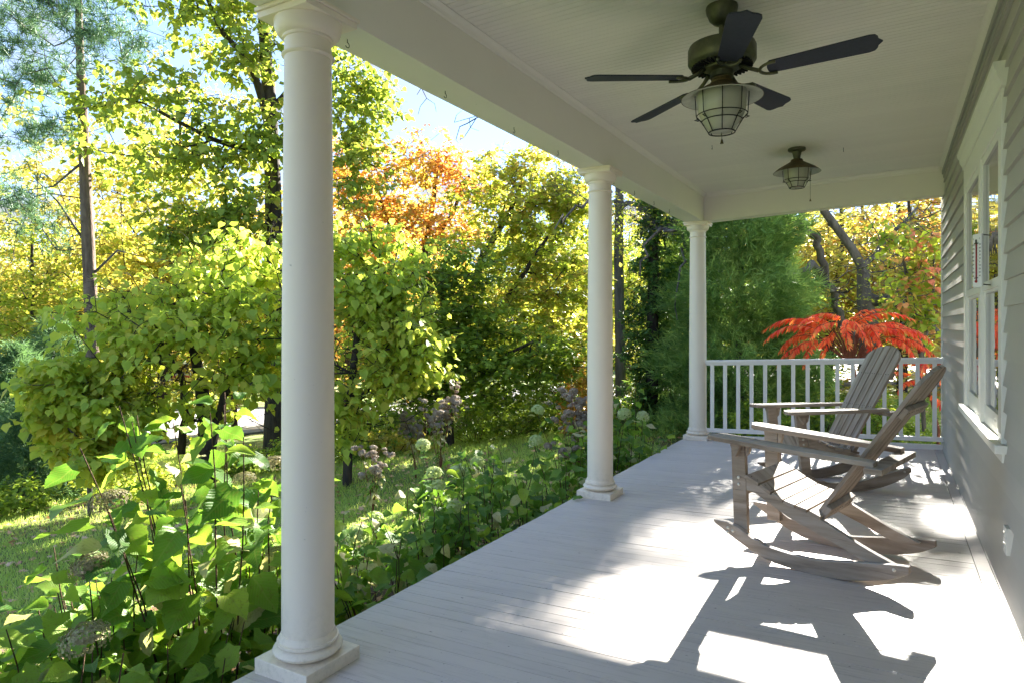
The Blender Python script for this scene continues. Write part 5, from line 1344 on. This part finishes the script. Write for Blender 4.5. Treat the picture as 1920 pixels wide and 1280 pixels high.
# dry tall weeds with greyish seed heads
def weed(label, px, py, d, h, n, lean=0.0, heads=9):
    p = W(px, py, d); x, y_ = p.x, p.y; base = Vector((x, y_, gz(x, y_))); root = empty('seeding_weed', base, label=label, cat='wild plant', group='dry seeding weeds on the lawn edge')
    if 'm' not in WD:
        WD['m'] = [flower_ball('seed_head', M['seedhead'], .045, .6, 90, .3), flower_ball('seed_head', M['seedhead'], .03, .6, 60, .3)]
    for s in range(n):
        a = rnd.uniform(0, 6.28); hh = h * rnd.uniform(.7, 1.05); o_ = Vector((math.cos(a), math.sin(a), 0)) * .22 * hh + Vector((lean, 0, 0))
        pts = [Vector((o_.x * u ** 1.5 + rnd.uniform(-.01, .01), o_.y * u ** 1.5, hh * u)) for u in (0, .25, .5, .75, 1)]
        mb = MB().tube(pts, [.006, .005, .004, .003, .002], 5)
        for j in range(heads):
            u = rnd.uniform(.62, .98); f = u * 4; i = min(3, int(f)); q = pts[i].lerp(pts[i + 1], f - i); e = q + Vector((rnd.uniform(-1, 1), rnd.uniform(-1, 1), rnd.uniform(.3, 1))) * .12
            mb.tube([q, e], [.002, .0012], 3)
            o = link_mesh('seed_head', rnd.choice(WD['m']), root); o.location = e; o.rotation_euler = (rnd.uniform(-.6, .6), rnd.uniform(-.6, .6), 0)
        mb.build('stem', M['stem_red'], root, smooth=True)
        for j in range(7):
            u = rnd.uniform(.25, .85); f = u * 4; i = min(3, int(f)); q = pts[i].lerp(pts[i + 1], f - i); az = rnd.uniform(0, 6.28); dv = Vector((math.cos(az), math.sin(az), -.5)).normalized()
            o = link_mesh('leaf', rnd.choice(HL[:1] + HP), root); up = (Vector((0, 0, 1)) - dv * dv.z).normalized(); m = Matrix((dv, up.cross(dv), up)).transposed().to_4x4(); m.translation = q; o.matrix_basis = m @ Matrix.Diagonal((.12, .06, .12, 1))
WD = {}
weed('cluster of dry weeds with mauve-grey seed heads rising in the middle of the lawn edge', 825, 850, 9.2, 1.35, 9)
weed('smaller dry weed cluster left of the mauve seed heads', 780, 850, 9.8, 1.0, 6)
weed('dry grey seed-headed weeds leaning against the middle column', 1085, 850, 7.6, 1.25, 8, .1)
weed('dark withered stalk with brown seed pods left of the middle column', 1070, 880, 6.6, .95, 3, 0, 4)
weed('low reddish dry weeds on the lawn behind the hydrangeas', 700, 900, 7.8, .7, 6, 0, 4)

# ------------------------------------------------------------------ SUMAC
def frond_mesh(nl, L, arch, mat, seed):
    r_ = np.random.default_rng(seed); C, A, N_, S_ = [], [], [], []; pts = []
    def pos(u): return np.array([L * u * (1 - .12 * u * u), .02 * math.sin(u * 3 + seed), L * (.18 * math.sin(u * 1.9) - arch * u ** 2.1)])
    for i in range(14): pts.append(tuple(pos(i / 13)))
    for i in range(nl):
        u = .14 + .84 * i / (nl - 1); p = pos(u); t = norm(pos(min(1, u + .02)) - pos(u - .02)); size = .098 * L / .55 * (1 - .75 * abs(u - .45) ** 1.4)
        for s in (-1, 1):
            if r_.random() < .10: continue
            C.append(p); A.append(t * .45 + np.array([0, s * .55, 0]) + np.array([0, 0, -.75]) * r_.uniform(.5, 1.3) + r_.normal(0, .12, 3)); N_.append(np.array([t[2] * -.5 + .3, s * .4, .9]) + r_.normal(0, .2, 3)); S_.append(size * r_.uniform(.85, 1.1))
    C.append(pos(1)); A.append(norm(pos(1) - pos(.95))); N_.append(np.array([0, 0, 1.])); S_.append(.08)
    tm = (np.array([(0, 0, 0), (.3, -.14, .03), (.65, -.11, .0), (1, 0, -.08), (.65, .11, 0), (.3, .14, .03)]), [(0, 1, 5), (1, 2, 4), (1, 4, 5), (2, 3, 4)])
    me = leaves_mesh('leaf', np.array(C), np.array(A), np.array(N_), np.array(S_), tm, mat)
    mb = MB().tube(pts, [.0045 - .003 * i / 13 for i in range(14)], 4)
    return me, mb.mesh('leaf_stalk', True, M['stem_red'])
FR = [frond_mesh(23, .74, .42, M['sumac'], 1), frond_mesh(21, .64, .26, M['sumac'], 2), frond_mesh(27, .88, .48, M['sumac'], 5)]
def sumac(label, px, py_c, d, fr, cone=None, py_base=850):
    top = W(px, py_c, d); base = Vector((top.x + .12, top.y, gz(top.x, top.y))); root = empty('sumac', base, label=label, cat='sumac')
    tl = top - base; mb = MB(); mb.tube([(0, 0, -.05), (.03, 0, tl.z * .4), (tl.x * .6, .02, tl.z * .75), tl], [.022, .018, .014, .010], 8)
    for (az, tilt, off, k, s) in fr:
        p = tl + Vector((off[0], 0, off[1])); a = R(az)
        if off != (0, 0): mb.tube([tl * .72, (tl * .72).lerp(p, .5) + Vector((0, 0, .03)), p], [.010, .008, .006], 6)
        jr, jt, jw, jz = rnd.uniform(-.45, .45), rnd.uniform(-.22, .22), rnd.uniform(.75, 1.15), rnd.uniform(-.05, .05); p = p + Vector((rnd.uniform(-.04, .04), rnd.uniform(-.1, .1), jz)); s = s * rnd.uniform(.8, 1.1)
        for me, nm in zip(FR[k], ('leaf', 'leaf_stalk')):
            o = link_mesh(nm, me, root); o.location = p; o.rotation_euler = (jr, R(-tilt) + jt, a); o.scale = (s, s * jw, s)
    mb.build('trunk', M['stem_red'], root, smooth=True)
    if cone:
        q = W(*cone) - base; c = MB().lathe([(.004, -.09), (.022, -.06), (.03, -.01), (.024, .04), (.006, .085)], q, 10); c.tube([tl, q - Vector((0, 0, .08))], [.006, .005], 5); c.build('seed_cone', flat('sumac_cone', (.16, .012, .02), .9), root, smooth=True)
# azimuth is measured in the ground plane: 0 = towards +X (right), 180 = left
sumac('bright red sumac with arching feathery leaves over the middle of the railing', 1592, 612, 9.0,
      [(20, 34, (.02, .06), 1, .8), (60, 22, (.02, .06), 1, .8), (170, 20, (-.02, .04), 1, .75), (0, 12, (.12, .0), 2, .95), (-25, 2, (.14, -.03), 0, 1.0), (-60, -4, (.12, -.05), 1, .9), (30, 4, (.2, -.04), 2, .95), (80, 4, (.1, 0), 0, .9),
       (175, 14, (-.22, -.02), 2, 1.0), (195, 4, (-.28, -.06), 2, .95), (155, 8, (-.2, -.02), 0, 1.0), (225, -6, (-.30, -.12), 0, .95), (180, -16, (-.38, -.14), 1, .95), (250, 2, (-.2, -.05), 0, .9), (280, -4, (-.05, -.02), 1, .9), (310, -6, (.1, -.05), 0, .9),
       (-5, -6, (.48, -.16), 0, .95), (335, -12, (.42, -.18), 1, .95), (15, -18, (.5, -.24), 1, .9), (205, -24, (-.42, -.2), 0, .85), (260, -14, (-.25, -.16), 1, .85), (160, -20, (-.4, -.12), 2, .8), (300, -20, (.3, -.25), 0, .8),
       (10, 18, (.05, .05), 2, .8), (190, 26, (-.05, .05), 0, .8), (45, -8, (.3, -.1), 1, .9), (135, 0, (-.25, -.05), 2, .9), (-40, -16, (.35, -.1), 2, .85), (220, 8, (-.15, 0), 2, .9), (350, 6, (.28, -.06), 0, .95), (170, 0, (-.42, -.1), 0, .9), (75, 14, (0, .04), 2, .8), (240, -22, (-.38, -.2), 0, .8), (20, 0, (.4, -.1), 2, .85), (265, 16, (0, .03), 1, .8), (270, -24, (0, .03), 0, .8), (235, -14, (-.1, .04), 1, .85), (305, -14, (.1, .04), 1, .85), (285, -2, (-.03, .06), 2, .7), (250, -34, (-.16, -.02), 0, .75), (290, -34, (.16, -.02), 0, .75)],
      (1724, 650, 9.1))
sumac('smaller red sumac partly hidden by the house corner beyond the railing', 1735, 690, 8.7,
      [(10, 20, (0, 0), 1, .8), (60, 5, (0, 0), 0, .8), (180, 12, (0, 0), 0, .85), (220, 0, (0, 0), 1, .9), (270, 5, (0, 0), 0, .9), (320, 0, (0, 0), 1, .85), (150, -5, (-.1, -.1), 0, .8), (240, -15, (-.08, -.15), 1, .9), (-20, -12, (.1, -.15), 0, .9), (200, -30, (-.05, -.3), 1, .8), (300, -30, (.05, -.3), 0, .8)])

# ------------------------------------------------------------------ VAN, CONE BEYOND THE LAWN
def van():
    p = W(352, 724, 46); g = gz(p.x, p.y); rz = YAW + R(8)
    t = empty('parked_van', (p.x, p.y, g), rz, label='white vehicle with a red band parked beyond the road, glimpsed through the leaves', cat='van')
    prof = [(-2.3, .35), (2.3, .35), (2.35, .75), (2.2, 1.05), (1.5, 1.15), (.95, 1.85), (-2.2, 1.9), (-2.35, 1.0)]
    mb = MB(); mb.prism(prof, lambda a, b, h: (a, h, b), -.9, .9); mb.build('body', M['van_white'], t, bevel=.06)
    for s in (-1, 1):
        MB().box((-2.33, s * .905 - .004, .72), (2.2, s * .905 + .004, .98)).build('stripe', M['van_red'], t)
        MB().prism([(-2.0, 1.2), (1.25, 1.2), (.85, 1.7), (-2.0, 1.72)], lambda a, b, h: (a, h, b), s * .9 + .0, s * .912).build('window', M['car_glass'], t)
        for x in (-1.5, 1.5):
            w = MB().lathe([(.02, -.1), (.33, -.1), (.35, -.06), (.35, .06), (.33, .1), (.02, .1)], n=20); w.v = [(x + a, s * .82 + c, .35 + b) for a, b, c in w.v]; wo = w.build('wheel', M['tyre'], t, smooth=40)
            r_ = MB().lathe([(.01, -.112), (.2, -.112), (.21, -.1005)], n=16); r_.v = [(x + a, s * (.82 - c) , .35 + b) for a, b, c in r_.v]; r_.build('rim', M['bolt'], wo)
van()
def cone_():
    p = W(305, 806, 28); t = empty('traffic_cone', (p.x, p.y, gz(p.x, p.y) + .05), label='small orange-red marker cone standing on the road behind the trees', cat='traffic cone')
    MB().box((-.15, -.15, 0), (.15, .15, .03)).build('base', M['cone'], t); MB().lathe([(.11, .03), (.03, .5), (.02, .52)], n=16).build('cone', M['cone'], t, smooth=40)
    MB().lathe([(.083, .20), (.061, .30)], n=16, cap=False).build('band', M['van_white'], t)
cone_()
for o_, m_ in FIRST:
    pass
print('objects', len(bpy.data.objects), 'tris', sum(len(m.polygons) * (1 if m.polygons and len(m.polygons[0].vertices) == 3 else 2) for m in bpy.data.meshes), 'hyd leaves', ADDN[0])
